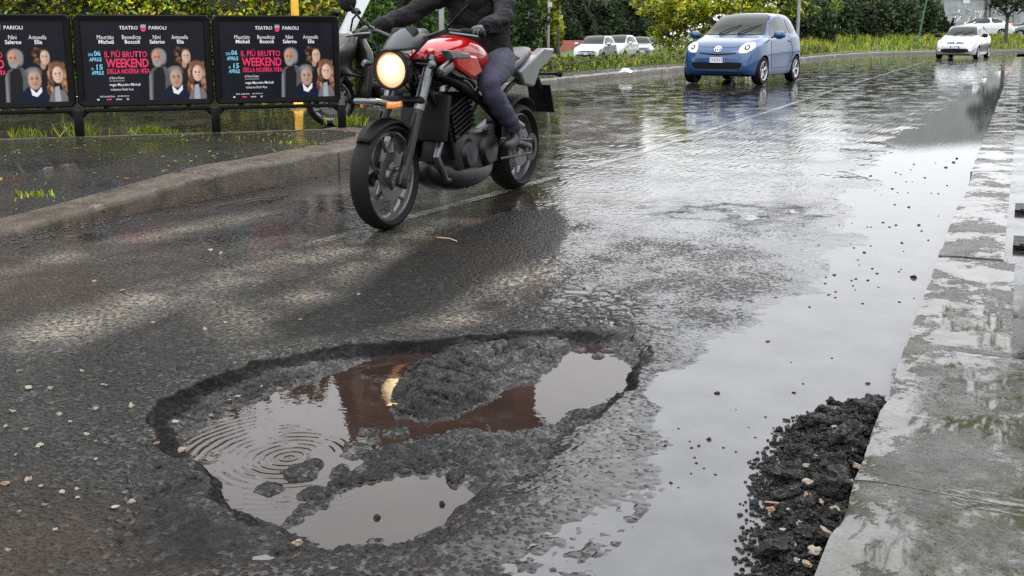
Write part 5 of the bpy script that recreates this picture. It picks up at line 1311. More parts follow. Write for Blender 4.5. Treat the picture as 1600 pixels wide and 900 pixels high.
# the tree over the right pavement (crown above the frame, mirrored in the wet kerb)
p = (2.7, 16.5, .0); tree('street_tree', p, 'street tree leaning over the right pavement, mirrored in the wet kerb stones', 8.4, (1.9, 1.8, 3.1), 120, 40, .11, DG+BG, (3,3,1,1,1,1,1,1), .15, 3.6, lean=(-2.2, -.4), cz=5.3, clump_r=.34)
tree('street_tree', (3.2, 9.0, .0), 'nearer street tree leaning over the right pavement, mirrored in the wet pavement', 6.0, (1.1, 1.3, 1.3), 40, 30, .08, DG+BG, (3,3,1,1,1,1,1,1), .10, 2.9, lean=(-1.6, -.2), cz=4.2, clump_r=.26)
# tall trees on the far left, behind the ivy hedge
for k, (px, dp, hh) in enumerate([(-300, 25, 19.), (-20, 27, 18.), (215, 31, 12.5), (480, 30, 10.0)]):
    p = GP(px, dp, 0); tree('tall_tree', p, ['tall tree standing far left behind the ivy hedge', 'tall tree behind the ivy hedge and the left poster', 'tall tree behind the ivy hedge and the middle poster', 'tall slender tree in front of the brown building'][k], hh, (3.4 if k != 3 else 1.5, 3., hh*.32), 110, 42, .22, DG+BG[:2], (3,3,2,1,1,1), .25, hh*.4, cz=hh*.62, clump_r=.9 if k != 3 else .6, lmat=M['leaf_far'])

# grass and weeds on the bank: nobody could count them
def grass_on(name, n, s0, s1, o0, o1, hmin, hmax, wdt, cs, wts, label, dz=0.):
    s = rng.uniform(s0, s1, n); off = rng.uniform(o0, o1, n); P = np.zeros((n, 3))
    tab = {}
    for i in range(n):
        ks = int(s[i]*3); 
        if ks not in tab: tab[ks] = (smoffs(ks/3, 0.), smoffs(ks/3, 1.) - smoffs(ks/3, 0.))
        a, b = tab[ks]; P[i, :2] = a + b*off[i]; P[i, 2] = bank_z(s[i], off[i]) + dz
    P[:, :2] += rng.normal(0, .15, (n, 2))
    cl = fbm(P[:, 0], P[:, 1], .9, 3, 71) + .5
    h = rng.uniform(hmin, hmax, n) * (.5 + cl*1.3).clip(.15, 1.6); a = rng.uniform(0, 6.28, n); w_ = wdt * rng.uniform(.6, 1.4, n)
    dx = np.stack([np.cos(a), np.sin(a), 0*a], 1) * w_[:, None]; ln = rng.normal(0, .35, (n, 2)) * h[:, None]
    tip = P + np.stack([ln[:, 0], ln[:, 1], h], 1); midp = P*.5 + tip*.5; midp[:, 2] += h*.08
    V = np.stack([P - dx, P + dx, midp + dx*.8, tip, midp - dx*.8], 1).reshape(-1, 3); I = np.arange(n*5).reshape(n, 5)
    col = pal(n, cs, wts) * (.55 + cl[:, None]*.9).clip(.5, 1.5)
    o = mesh_np(name, V, I, M['leaf'], col=np.repeat(col, 5, 0)); prop(o, label, 'grass', kind='stuff'); return o
GC = [(.18,.26,.018), (.28,.30,.022), (.07,.12,.016), (.22,.15,.04), (.03,.05,.015)]
grass_on('grass', 30000, 1.5, 30, 1.5, 4.8, .05, .20, .012, GC, (3,3,2,.6,1), 'long green and yellowish grass on the near part of the bank')
grass_on('grass', 24000, 30, tot - 4, 1.2, 8.5, .10, .36, .022, GC, (3,3,2,1.2,2), 'rough grass on the far part of the bank')
n = 12000; s = rng.uniform(1, 44, n); off = 1.55 + rng.exponential(.35, n); P = np.array([list(smoffs(a, b)) + [bank_z(a, b)] for a, b in zip(s[:3000], off[:3000])]); P = np.concatenate([P + rng.normal(0, .12, P.shape)*[1, 1, .6] for _ in range(4)]); P[:, 2] = np.abs(P[:, 2] - .05) + .06 + rng.uniform(0, .16, len(P))
o = leaves('weeds', P, .08, pal(len(P), YG + DG, (1,2,3,.3,1,2,2,1,1)), up=.6); prop(o, 'low leafy weeds creeping along the foot of the bank', 'weeds', kind='stuff')

# ================================================================ BUILDINGS, WALLS, POLES
def wall_between(A, B, z0, h, th, mat, name, label, cat='wall'):
    A = Vector((A[0], A[1], 0)); B = Vector((B[0], B[1], 0)); L = (B - A).length
    o = MB().box((L/2, 0, h/2), (L, th, h)).build(name, mat); o.location = (A.x, A.y, z0); o.rotation_euler = (0, 0, math.atan2(B.y-A.y, B.x-A.x)); return prop(o, label, cat)
wall_between(GP(848, 57.5), GP(1075, 68.5), -.5, 1.27, .3, M['pink_stucco'], 'pink_wall', 'low salmon pink wall behind the parked cars')
for k, px in enumerate((891, 925, 955, 994)):
    p = GP(px, 61.3 + (px - 868)*.048, -.4); t = empty('stone_pillar', p, YAW + .3, ['leftmost of the stone gate pillars above the dark hedge', 'second stone pillar from the left above the dark hedge', 'third stone pillar from the left above the dark hedge', 'rightmost stone pillar above the dark hedge'][k], 'pillar', 'stone pillars in the dark hedge')
    MB().box((0, 0, 1.60), (.48, .48, 3.2), bev=.02).build('shaft', M['dark_stone'], t, 40); MB().box((0, 0, 3.27), (.66, .66, .14), bev=.02).box((0, 0, 3.38), (.56, .56, .08)).build('cap', M['dark_stone'], t, 40)
def facade(name, A, B, h, depth, wallmat, rows, cols, label, z0=-.5, win=(1.1, 1.7), shutter=True, first=2.6, step=3.2, cat='building', frame=None, corn=True):
    A = Vector((A[0], A[1], 0)); B = Vector((B[0], B[1], 0)); L = (B - A).length; az = math.atan2(B.y-A.y, B.x-A.x)
    t = empty(name, (A.x, A.y, z0), az, label, cat)
    # wall built around its openings
    xs = [0]; W_, H_ = win; gap = (L - cols*W_)/(cols + 1); mb = MB(); zs = [first + step*r_ for r_ in range(rows)]
    edges_x = [0.]; 
    for c_ in range(cols): edges_x += [gap*(c_+1) + W_*c_, gap*(c_+1) + W_*(c_+1)]
    edges_x.append(L); edges_z = [0.]
    for z in zs: edges_z += [z, z + H_]
    edges_z.append(h)
    for i in range(len(edges_x) - 1):
        for j in range(len(edges_z) - 1):
            if i % 2 == 1 and j % 2 == 1 and edges_z[j+1] < h - .3: continue
            a, b, c_, d = edges_x[i], edges_x[i+1], edges_z[j], edges_z[j+1]
            mb.box(((a+b)/2, .2, (c_+d)/2), (b-a, .4, d-c_))
    mb.box((L/2, depth/2 + .4, h/2), (L, depth, h))
    mb.build('wall', wallmat, t)
    first_w = None
    for r_ in range(rows):
        for c_ in range(cols):
            x = gap*(c_+1) + W_*(c_+.5); z = zs[r_] + H_/2
            if first_w is None:
                f = MB()
                for sx_ in (-1, 1): f.box((sx_*(W_/2 - .04), -.02, 0), (.08, .10, H_))
                f.box((0, -.02, H_/2 - .04), (W_ - .16, .10, .08)); f.box((0, -.02, -H_/2 + .04), (W_ - .16, .10, .08)); f.box((0, -.02, 0), (.06, .08, H_ - .16))
                f = f.build('window', frame or M['white_paint'], t); g_ = MB().box((0, .06, 0), (W_ - .1, .03, H_ - .1)).build('pane', M['glass'], f)
                s_ = MB().box((0, -.28, -H_/2 - .06), (W_ + .3, .22, .12)).build('sill', M['cream'], f)
                if shutter:
                    for sx_ in (-1, 1): MB().box((sx_*(W_*.74), -.235, 0), (W_*.45, .05, H_)).build('shutter', M['shutter'], f)
                f.location = (x, .2, z); first_w = f
            else:
                c = first_w.copy(); link(c, t); c.location = (x, .2, z)
                for ch in first_w.children: d = ch.copy(); link(d, c)
    if corn: MB().box((L/2, depth/2, h + .15), (L + .8, depth + 1.2, .3)).build('cornice', wallmat, t)
    return t
facade('apartment_building', GP(552, 33), GP(838, 34.5), 12.9, 8, M['brown_stucco'], 3, 4, 'tall reddish brown apartment building behind the green hedge', first=2.0, step=3.2)
facade('villa', GP(872, 74), GP(1010, 84), 9.5, 8, M['cream'], 2, 5, 'cream stone villa with brown shutters behind the stone pillars', first=2.9, step=3.2, win=(1.0, 2.0))
# grey shop front at the far end
A = GP(1436, 92, .7); B = GP(1720, 104, .7); L = (B - A).length; az = math.atan2(B.y-A.y, B.x-A.x)
t = empty('shop_front', A, az, 'long grey shop building with large dull panes and white graffiti', 'building')
MB().box((L/2, 4, 4.2), (L, 8, 8.4)).build('wall', M['grey_wall'], t)
for k, (x0, w_, mt) in enumerate([(.6, 1.3, 0), (2.6, 5.4, 1), (9.2, 2.6, 0), (12.4, 3.2, 1)]):
    f = MB(); f.box((x0 + w_/2, -.04, 1.95), (w_, .08, 2.9)).build; o = f.build('panel', M['grey_wall_dark'] if mt == 0 else M['galv'], t)
    MB().box((x0 + w_/2, -.09, 1.95), (w_ - .3, .04, 2.6)).build('pane', simple('dull_pane', (.20, .225, .225), .25, var=.35, scale=1.2), o)
for x0 in (2.35, 8.5, 9.0): MB().box((x0, -.15, 2.1), (.30, .25, 3.9)).build('pier', M['grey_wall_dark'], t)
MB().box((L/2, -.2, 3.85), (L, .35, .35)).build('fascia', M['grey_wall'], t)
mb = MB(); gr = random.Random(5)
for w0 in range(9):
    x = 4.4 + w0*.43; pts = [(x + gr.uniform(-.15, .5), -.13, 1.15 + gr.uniform(0, 1.5)) for _ in range(5)]
    mb.tube(pts, .045, 4)
pts = [(4.3 + 4.2*q/12, -.13, 1.2 + .55*math.sin(q*1.3) + .3*math.sin(q*2.9)) for q in range(13)]; mb.tube(pts, .05, 4)
mb.build('graffiti', M['white_paint'], t)
MB().box((5.6, -.14, 3.3), (.9, .05, .35)).build('notice', M['white_paint'], t)
# low railing / steps in front of it
t = empty('street_railing', GP(1440, 86, .85), az, 'long low grey railing in front of the shop building', 'railing')
mb = MB()
for z in (.45, .85, 1.15): mb.tube([(0, 0, z), (24, 0, z)], .035, 6)
mb.build('rail', M['galv'], t)
pst = None
for k in range(13):
    if pst is None: pst = MB().box((0, 0, .6), (.07, .07, 1.2)).build('post', M['galv'], t); pst.location = (0, 0, 0)
    else: c = pst.copy(); link(c, t); c.location = (k*2, 0, 0)
# red slatted barrier
t = empty('street_barrier', GP(1474, 80, .75), az, 'red slatted plastic barrier left of the person with the umbrella', 'barrier')
MB().box((.0, 0, .95), (1.5, .06, .08)).box((0, 0, .2), (1.5, .06, .08)).box((-.72, 0, .55), (.08, .07, 1.0)).box((.72, 0, .55), (.08, .07, 1.0)).build('frame', M['red_plastic'], t)
sl_ = None
for k in range(6):
    if sl_ is None: sl_ = MB().box((0, 0, .57), (.12, .03, .70)).build('slat', M['red_plastic'], t); sl_.location = (-.5, 0, 0)
    else: c = sl_.copy(); link(c, t); c.location = (-.5 + k*.2, 0, 0)
# person with umbrella
pp = GP(1487, 79, .62); walker = empty('person', pp, YAW - .6, 'dark-clothed pedestrian walking under a black umbrella at the far end', 'person')
WJ = mirrorJ({'pelvis': ((0, 0, .95), .15), 'waist': ((0, 0, 1.12), .14), 'chest': ((.02, 0, 1.35), .17), 'neck': ((.02, 0, 1.52), .06), 'head': ((.04, 0, 1.63), .095), 'crown': ((.04, 0, 1.70), .08), 'sho_l': ((0, .19, 1.42), .07),
 'hip_l': ((0, .09, .88), .10), 'knee_l': ((.10, .10, .50), .065), 'ank_l': ((.0, .10, .09), .045), 'toe_l': ((.14, .11, .04), .035)})
WJ['elb_l'] = ((.05, .24, 1.18), .05); WJ['wri_l'] = ((.22, .16, 1.30), .035); WJ['elb_r'] = ((-.05, -.25, 1.15), .05); WJ['wri_r'] = ((.02, -.26, .92), .035); WJ['knee_r'] = ((-.02, -.10, .50), .065); WJ['ank_r'] = ((-.16, -.10, .12), .045); WJ['toe_r'] = ((-.04, -.11, .04), .035)
skin_body('body', [['pelvis','waist','chest','neck','head','crown'], ['chest','sho_l','elb_l','wri_l'], ['chest','sho_r','elb_r','wri_r'], ['pelvis','hip_l','knee_l','ank_l','toe_l'], ['pelvis','hip_r','knee_r','ank_r','toe_r']], WJ, M['jacket'], walker, 'pelvis', 1)
um = empty('umbrella', (pp.x, pp.y, pp.z), YAW - .6, 'open black umbrella held over the pedestrian', 'umbrella')
MB().tube([(.22, .16, 1.2), (.20, .14, 2.15)], .012, 6).build('shaft', M['black_metal'], um)
V = [(.2, .14, 2.14)]; Fc = []; 
for r_ in range(1, 5):
    for k in range(16):
        a = 2*math.pi*k/16; rr_ = .60*r_/4 * (1 if k % 2 == 0 else .96); V.append((.2 + math.cos(a)*rr_, .14 + math.sin(a)*rr_, 2.14 - .26*(r_/4)**2))
for k in range(16): Fc.append((0, 1+k, 1+(k+1) % 16))
for r_ in range(3):
    for k in range(16): Fc.append((1+r_*16+k, 1+(r_+1)*16+k, 1+(r_+1)*16+(k+1) % 16, 1+r_*16+(k+1) % 16))
mesh_np('canopy', V, Fc, M['jacket2'], um, smooth=True)
build_car('parked_car', 'saloon', M['white_paint'], GP(1531, 84, .85), heading(-.93, -.36), 'white saloon parked side-on in front of the graffiti', 1.1, 'cars by the grey shop building', detail=False)
build_car('parked_car', 'saloon', M['grey_paint'], GP(1612, 86, .85), heading(-.93, -.36), 'grey car parked behind the dark tree at the right edge', 1.0, 'cars by the grey shop building', detail=False)
# poles
def pole(name, px, depth, z0, h, r, mat, label, cat, lean=(0, 0)):
    p = GP(px, depth, z0); t = empty(name, p, 0, label, cat)
    MB().tube([(0, 0, -.2), (lean[0]*.5, lean[1]*.5, h*.5), (lean[0], lean[1], h)], [r*1.05, r, r*.85], 14).build('shaft', mat, t, 50)
    MB().lathe([(r*2.2, 0), (r*2.2, .02), (r*1.3, .05), (r*1.05, .12)], 16, 'z').build('base', mat, t, 50); return t
p = pole('lamp_post', 1246, 45.0, .3, 8.5, .075, M['galv'], 'tall thin grey lamp post right of the blue car', 'lamp post')
MB().tube([(0, 0, 8.4), (.5, .2, 8.75), (1.3, .5, 8.85)], .05, 8).build('arm', M['galv'], p, 50); MB().box((1.5, .58, 8.84), (.6, .25, .12), (0, 0, .38), bev=.04).build('lantern', M['galv'], p, 40)
p = pole('sign_post', 857, 31.5, .4, 3.4, .035, M['galv'], 'thin grey post with a small white tag beside the ivy', 'post')
MB().box((.06, -.04, 1.62), (.13, .02, .13)).build('tag', M['white_paint'], p); MB().box((0, -.05, 2.9), (.5, .03, .7), (0, 0, .5)).build('sign_back', M['grey_wall_dark'], p)
pole('yellow_pole', 462, 16.5, 0, 3.6, .062, M['yellow'], 'yellow pole standing in front of the ivy hedge above the right poster', 'pole')
pole('tube_post', 690, 13.5, 0, 3.2, .035, M['galv'], 'thin grey post behind the motorcycle rider\'s arm', 'post')
pole('leaning_pole', 1434, 63.0, .5, 3.3, .05, M['green_pole'], 'slim dark green pole leaning to the right among the dark bushes', 'pole', lean=(.45, .2))
# litter
p = G(966, 114, .16)
o = mesh_np('litter', [(0,0,0),(.18,.02,.05),(.34,-.03,.01),(.05,.14,.08),(.22,.16,.12),(.36,.12,.03),(.1,.05,.13),(.26,.07,.10)], [(0,1,6),(1,2,7),(1,7,6),(0,6,3),(6,7,4),(6,4,3),(7,2,5),(7,5,4)], M['white_paint']); o.location = p; prop(o, 'crumpled white litter on the far footpath', 'litter')

# ================================================================ THEATRE POSTERS ON THE RAILING
zi_ = float(isl_z(9))
def gi(px, py): return G(px, py, zi_)[:2]
P0, P1, P2 = gi(-89, 222), gi(125, 213), gi(338, 206.5)
dirv = (P2 - P1); stepL = np.linalg.norm(dirv); dirv /= stepL; P0 = P1 - dirv*stepL; P3 = P2 + dirv*stepL*1.0
rail = empty('railing', (P1[0], P1[1], zi_), math.atan2(dirv[1], dirv[0]), 'black metal railing that carries the theatre posters', 'railing')
pst = None
for k in range(-1, 4):
    if pst is None: pst = MB().box((0, 0, .12), (.085, .06, .26), bev=.006).build('post', M['black_metal'], rail, 40); pst.location = (k*stepL, 0, 0)
    else: c = pst.copy(); link(c, rail); c.location = (k*stepL, 0, 0)
rl = None
for k in range(-1, 2):
    if rl is None: rl = MB().box((stepL/2, 0, .245), (stepL - .10, .05, .036), bev=.006).tube([(.03, 0, .19), (.09, 0, .245)], .02, 8).tube([(stepL - .03, 0, .19), (stepL - .09, 0, .245)], .02, 8).build('rail', M['black_metal'], rail, 40); rl.location = (k*stepL, 0, 0)
    else: c = rl.copy(); link(c, rail); c.location = (k*stepL, 0, 0)
# the printed sheet, painted as colours on a fine flat mesh: dark ground with four generic head-and-shoulder portraits
GW, GHT = 330, 206
uu, vv = np.meshgrid(np.linspace(110, 1260, GW), np.linspace(60, 780, GHT)); img = np.zeros((GHT, GW, 3)) + np.array([.0085, .0085, .0135])
img *= (1 + .25*fbm(uu, vv, 120, 3, 4))[..., None]
def ell(cx, cy, rx, ry, col, soft=.12, rot=0., al=1.):
    global img
    c, s = math.cos(rot), math.sin(rot); x = (uu-cx)*c + (vv-cy)*s; y = -(uu-cx)*s + (vv-cy)*c
    d = np.sqrt((x/rx)**2 + (y/ry)**2); a = (np.clip((1 + soft - d)/(2*soft + 1e-6), 0, 1)*al)[..., None]; img = img*(1-a) + np.array(col)*a
def polyp(pts, col, al=1., soft=3.):
    global img
    d = sdist(np.stack([uu.ravel(), vv.ravel()], 1), np.array(pts, float)).reshape(uu.shape); a = (np.clip(d/soft + .5, 0, 1)*al)[..., None]; img = img*(1-a) + np.array(col)*a
def face(cx, cy, w_, h_, skin, beard=None, smile=False, rot=0., brow=(.05,.03,.02)):
    sh_ = np.array(skin)
    ell(cx, cy, w_, h_, sh_, .10, rot); ell(cx + w_*.35, cy, w_*.6, h_*.9, sh_*.55, .35, rot, .55); ell(cx - w_*.25, cy - h_*.45, w_*.5, h_*.28, sh_*1.25, .5, rot, .6)
    if beard: ell(cx, cy + h_*.58, w_*.78, h_*.46, beard, .25, rot); 
    for s_ in (-1, 1):
        ell(cx + s_*w_*.38, cy - h_*.10, w_*.20, h_*.07, sh_*.28, .5); ell(cx + s_*w_*.38, cy - h_*.08, w_*.09, h_*.045, (.01,.008,.008), .4); ell(cx + s_*w_*.38, cy - h_*.24, w_*.22, h_*.035, brow, .5)
    ell(cx - w_*.02, cy + h_*.14, w_*.10, h_*.20, sh_*1.2, .4); ell(cx + w_*.10, cy + h_*.22, w_*.13, h_*.06, sh_*.4, .5)
    if smile: ell(cx, cy + h_*.46, w_*.34, h_*.10, (.35,.06,.05), .3); ell(cx, cy + h_*.44, w_*.26, h_*.05, (.75,.72,.68), .3)
    else: ell(cx, cy + h_*.46, w_*.30, h_*.045, (.22,.07,.05), .4)
# bearded older man in a grey coat over black
polyp([(706,780),(716,560),(745,500),(800,470),(880,478),(925,540),(930,780)], (.075,.078,.088), soft=8); polyp([(745,780),(760,520),(800,482),(850,480),(870,560),(860,780)], (.012,.012,.014), soft=6)
polyp([(712,780),(720,560),(738,520),(736,780)], (.20,.21,.23), .7, 8)
ell(818, 372, 66, 60, (.22,.22,.23), .2); ell(852, 400, 34, 55, (.20,.20,.21), .3); face(800, 398, 47, 76, (.42,.22,.15), beard=(.24,.24,.245))
# curly-haired woman in black
polyp([(1000,780),(1010,520),(1060,480),(1110,490),(1150,540),(1150,780)], (.012,.011,.012), soft=8)
for q in range(46):
    a = rnd.uniform(0, 6.28); r_ = rnd.uniform(.45, 1.0); ell(1042 + math.cos(a)*80*r_, 378 + math.sin(a)*82*r_, 17, 15, rnd.choice([(.05,.024,.014), (.10,.05,.028), (.03,.014,.01), (.15,.08,.05)]), .3)
ell(1058, 455, 24, 36, (.34,.20,.15), .2); face(1078, 385, 41, 60, (.52,.34,.26), smile=True)
# grey-haired man in a navy pullover and white collar
polyp([(835,780),(850,700),(900,650),(985,640),(1060,660),(1090,780)], (.008,.011,.028), soft=8); polyp([(928,650),(940,720),(985,735),(1030,690),(1028,645),(980,700)], (.62,.63,.65), soft=5)
ell(966, 520, 72, 50, (.10,.10,.105), .18); face(972, 582, 58, 86, (.40,.25,.19)); ell(955, 498, 50, 20, (.20,.20,.21), .4, -.2, .7)
# woman with long light brown hair, grey jacket over white
for q in range(70):
    y_ = rnd.uniform(450, 720); w_ = 58 + (y_-440)*.10; ell(1176 + rnd.choice((-1, 1))*w_*rnd.uniform(.55, 1.15), y_, 13, 26, rnd.choice([(.16,.075,.04), (.26,.13,.07), (.09,.04,.024), (.36,.20,.12)]), .35)
ell(1176, 470, 62, 48, (.14,.07,.04), .2); polyp([(1085,780),(1110,700),(1170,660),(1230,690),(1262,740),(1262,780)], (.13,.13,.145), soft=6)
polyp([(1140,780),(1146,650),(1186,640),(1196,780)], (.30,.30,.32), soft=6); face(1180, 540, 47, 72, (.58,.38,.30), smile=True)
polyp([(740,255),(1262,255),(1262,62),(740,62)], (.0085,.0085,.0135), .0)
PWD, PHT = stepL*.885, stepL*.885*720/1150*1.08
VV = np.stack([(uu.ravel() - 110)/1150*PWD - PWD/2, np.zeros(uu.size), (780 - vv.ravel())/720*PHT], 1)
I = (np.arange(GHT-1)[:, None]*GW + np.arange(GW-1)[None, :]).ravel()
t_ = NT('poster_print'); t_.P(Base_Color=t_.attr('Col', 'Color'), Roughness=.22); t_.b.inputs['Specular IOR Level'].default_value = .12; M['poster'] = t_.m
M['ink_white'] = simple('ink_white', (.62, .62, .63), .3, var=.04); M['ink_pink'] = simple('ink_crimson', (.62, .015, .085), .3, var=.04); M['ink_blue'] = simple('ink_light_blue', (.17, .48, .62), .3, var=.04); M['ink_grey'] = simple('ink_grey', (.30, .30, .31), .3, var=.04)
bb = empty('theatre_poster', (0, 0, 0), 0)
fw_, fh_ = stepL*.985, PHT + stepL*.088
z0_ = .285; ch = .035
outer = [(-fw_/2 + ch, z0_), (fw_/2 - ch, z0_), (fw_/2, z0_ + ch), (fw_/2, z0_ + fh_ - ch), (fw_/2 - ch, z0_ + fh_), (-fw_/2 + ch, z0_ + fh_), (-fw_/2, z0_ + fh_ - ch), (-fw_/2, z0_ + ch)]
iw, ih = PWD/2 + .004, PHT; zc_ = z0_ + (fh_ - PHT)/2; inner = [(-iw, zc_), (iw, zc_), (iw, zc_), (iw, zc_ + ih), (iw, zc_ + ih), (-iw, zc_ + ih), (-iw, zc_ + ih), (-iw, zc_)]
V = []; 
for (y_, pl) in ((-.045, outer), (-.055, [(a*.985, zc_ + ih/2 + (b - zc_ - ih/2)*.975) for a, b in outer]), (-.050, inner), (-.030, inner), (.045, outer)): V += [(a, y_, b) for a, b in pl]
Fc = []
for k in range(3): Fc += [(k*8+i, k*8+(i+1) % 8, (k+1)*8+(i+1) % 8, (k+1)*8+i) for i in range(8)]
Fc += [(i, 32+i, 32+(i+1) % 8, (i+1) % 8) for i in range(8)]; Fc.append(tuple(32+i for i in range(8)))
mesh_np('frame', V, Fc, M['black_metal'], bb)
for sx_ in (-.30, .30): MB().box((sx_*stepL, 0, (z0_ + .262)/2), (.045, .035, z0_ - .262 + .012)).build('bracket', M['black_metal'], bb)
po = mesh_np('poster', VV + [0, -.034, zc_], np.stack([I, I+1, I+GW+1, I+GW], 1), M['poster'], bb, col=img.reshape(-1, 3))
def fit_text(s_, x0, x1, ytop, ybot, mat, bold=0.0):
    o = text_mesh(s_, 1, mat, 'lettering', po, (0, 0, 0), (0, 0, 0), bold=bold, ext=0)
    me = o.data; co = np.zeros(len(me.vertices)*3, dtype=np.float32); me.vertices.foreach_get('co', co); co = co.reshape(-1, 3)
    mn, mx_ = co.min(0), co.max(0); X0 = (x0-110)/1150*PWD - PWD/2; X1 = (x1-110)/1150*PWD - PWD/2; Z0 = (780-ybot)/720*PHT; Z1 = (780-ytop)/720*PHT
    nc = np.zeros_like(co); nc[:, 0] = X0 + (co[:, 0]-mn[0])/(mx_[0]-mn[0])*(X1-X0); nc[:, 2] = Z0 + (co[:, 1]-mn[1])/(mx_[1]-mn[1])*(Z1-Z0) + zc_; nc[:, 1] = -.0375
    me.vertices.foreach_set('co', nc.ravel()); me.update(); return o
for a in [('TEATRO',466,640,108,140,'ink_white',.012),('PARIOLI',742,906,108,140,'ink_white',.012),('Maurizio',258,412,190,226,'ink_white',0),('Micheli',270,410,232,268,'ink_white',.02),('Benedicta',487,662,190,226,'ink_white',0),('Boccoli',510,650,232,268,'ink_white',.02),
  ('Nini',774,846,190,226,'ink_white',0),('Salerno',742,884,232,268,'ink_white',.02),('Antonella',950,1106,190,226,'ink_white',0),('Elia',1000,1066,232,268,'ink_white',.02),
  ('DAL',168,214,350,376,'ink_blue',.01),('06',220,280,330,376,'ink_blue',.02),('APRILE',174,286,390,424,'ink_blue',.02),('AL',186,212,478,500,'ink_blue',.01),('15',236,292,452,500,'ink_blue',.02),('APRILE',188,298,510,544,'ink_blue',.02),
  ('IL PIÙ BRUTTO',316,710,322,390,'ink_pink',.012),('WEEKEND',322,720,402,482,'ink_pink',.025),('DELLA NOSTRA VITA',330,728,494,538,'ink_pink',.02),
  ('di Norm Foster',344,486,564,586,'ink_white',0),('regia Maurizio Micheli',346,630,624,656,'ink_white',.01),('traduzione Danilo Rana',350,564,668,690,'ink_white',0),
  ('INFO 06 8072000',248,384,736,750,'ink_white',0),('parioliteatro.it',410,518,732,750,'ink_white',0)]:
    fit_text(a[0], a[1], a[2], a[3], a[4], M[a[5]], a[6])
def pp_(x, y): return ((x-110)/1150*PWD - PWD/2, -.0375, (780-y)/720*PHT + zc_)
def flat(pts, mat, name='emblem'): return mesh_np(name, [pp_(*p) for p in pts], [tuple(range(len(pts)-1, -1, -1))], mat, po)
flat([(664,128),(714,128),(712,146),(700,156),(688,160),(676,156),(666,146)], M['ink_pink']); flat([(664,124),(664,92),(672,104),(680,90),(688,102),(696,90),(704,104),(714,92),(714,124)], M['ink_grey'])
flat([(344,600),(486,600),(486,605),(344,605)], M['ink_grey'], 'rule'); flat([(308,776),(354,776),(354,788-14),(308,774)] if False else [(308,764),(354,764),(354,776),(308,776)], M['ink_pink'], 'logo')
flat([(220,764),(240,764),(240,776),(220,776)], M['ink_white'], 'logo'); flat([(394,764),(450,764),(450,776),(394,776)], M['ink_grey'], 'logo'); flat([(494,762),(514,762),(514,778),(494,778)], M['ink_blue'], 'logo')
def place_bb(o, k, lab):
    q = P1 + dirv*stepL*(k + .5); o.location = (q[0], q[1], zi_); o.rotation_euler = (0, 0, math.atan2(dirv[1], dirv[0])); prop(o, lab, 'poster', 'theatre posters along the railing')
place_bb(bb, 0, 'middle one of the three black-framed theatre posters, seen whole')
# part labels are unneeded: the three sheets are alike
place_bb(copytree(bb), -1, 'leftmost theatre poster, cut by the left edge of the photo')
place_bb(copytree(bb), 1, 'theatre poster nearest the motorcycle, with the scooter behind its right end')

# ================================================================ LOOSE THINGS ON THE GROUND
def rock_mesh(name, mat, seed, sub=2, sq=.7, rough_=.35):
    r2 = random.Random(seed); bm = bmesh.new(); bmesh.ops.create_icosphere(bm, subdivisions=sub, radius=1)
    from mathutils import noise as mn_
    of = Vector((seed*3.1, seed*1.7, 0))
    for v in bm.verts:
        p = v.co.copy(); k = 1 + rough_*mn_.noise(p*1.1 + of) + rough_*.7*mn_.noise(p*2.6 + of) + rough_*.35*mn_.noise(p*5.5 + of); v.co = Vector((p.x*k, p.y*k*.85, p.z*k*sq))
    me = bpy.data.meshes.new(name); bm.to_mesh(me); bm.free(); me.materials.append(mat); return me
PB = [rock_mesh('pebble', M['pebble'], k, 2, .6, .8) for k in range(5)]
CK = [rock_mesh('tar_lump', M['chunk'], 20 + k, 3, .75, .75) for k in range(6)]
CKs = [rock_mesh('crumb', M['chunk'], 40 + k, 2, .6, .6) for k in range(4)]
SPECIAL = {(1356,652): 'big black lump at the far tip of the rubble heap, touching the kerb', (1330,628): 'black lump standing in the puddle just beyond the far tip of the rubble heap',
  (1214,864): 'largest black lump, at the near left foot of the rubble heap', (1286,640): 'black lump standing alone in the puddle left of the rubble tip', (1204,756): 'small black lump lying loose at the left edge of the heap',
  (1428,434): 'largest lone black stone in the far part of the puddle, close to the kerb', (1200,534): 'lone black crumb in the middle of the open puddle', (1356,600): 'lone black crumb between the heap tip and the kerb',
  (1120,615): 'flat black crumb in the puddle nearest the right rim of the pothole', (1048,755): 'black crumb at the near left corner of the puddle', (1409,380): 'black crumb close to the kerb, far side of the big lone stone',
  (284,706): 'brown stone at the left waterline of the pothole pool', (372,617): 'larger of two pale stones side by side under the back rim', (357,622): 'smaller of two pale stones side by side under the back rim', (436,607): 'pale stone at the far waterline of the left pool',
  (1340,712): 'pale tan stone high in the rubble heap, nearest the kerb', (1326,736): 'cream stone in the upper middle of the rubble heap', (1302,785): 'long pale stone in the middle of the rubble heap',
  (206,636): 'cream pebble closest to the left end of the pothole rim', (45,608): 'large brown pebble at the far left of the lane', (180,794): 'yellowish pebble, left one of the pair below the cracked slab', (206,784): 'yellowish pebble, right one of the pair below the cracked slab', (470,500): 'lone pale pebble behind the pothole'}
def scatter(me, name, x, y, z, s, lab, cat, grp, at=None):
    lab = SPECIAL.get(at, lab)
    o = bpy.data.objects.new(name, me); link(o); o.location = (x, y, z); o.rotation_euler = (rnd.uniform(-.3, .3), rnd.uniform(-.3, .3), rnd.uniform(0, 6.28)); o.scale = (s, s*rnd.uniform(.8, 1.1), s*rnd.uniform(.7, 1.0)); return prop(o, lab, cat, grp)
G1 = 'pale pebbles scattered on the left lane'
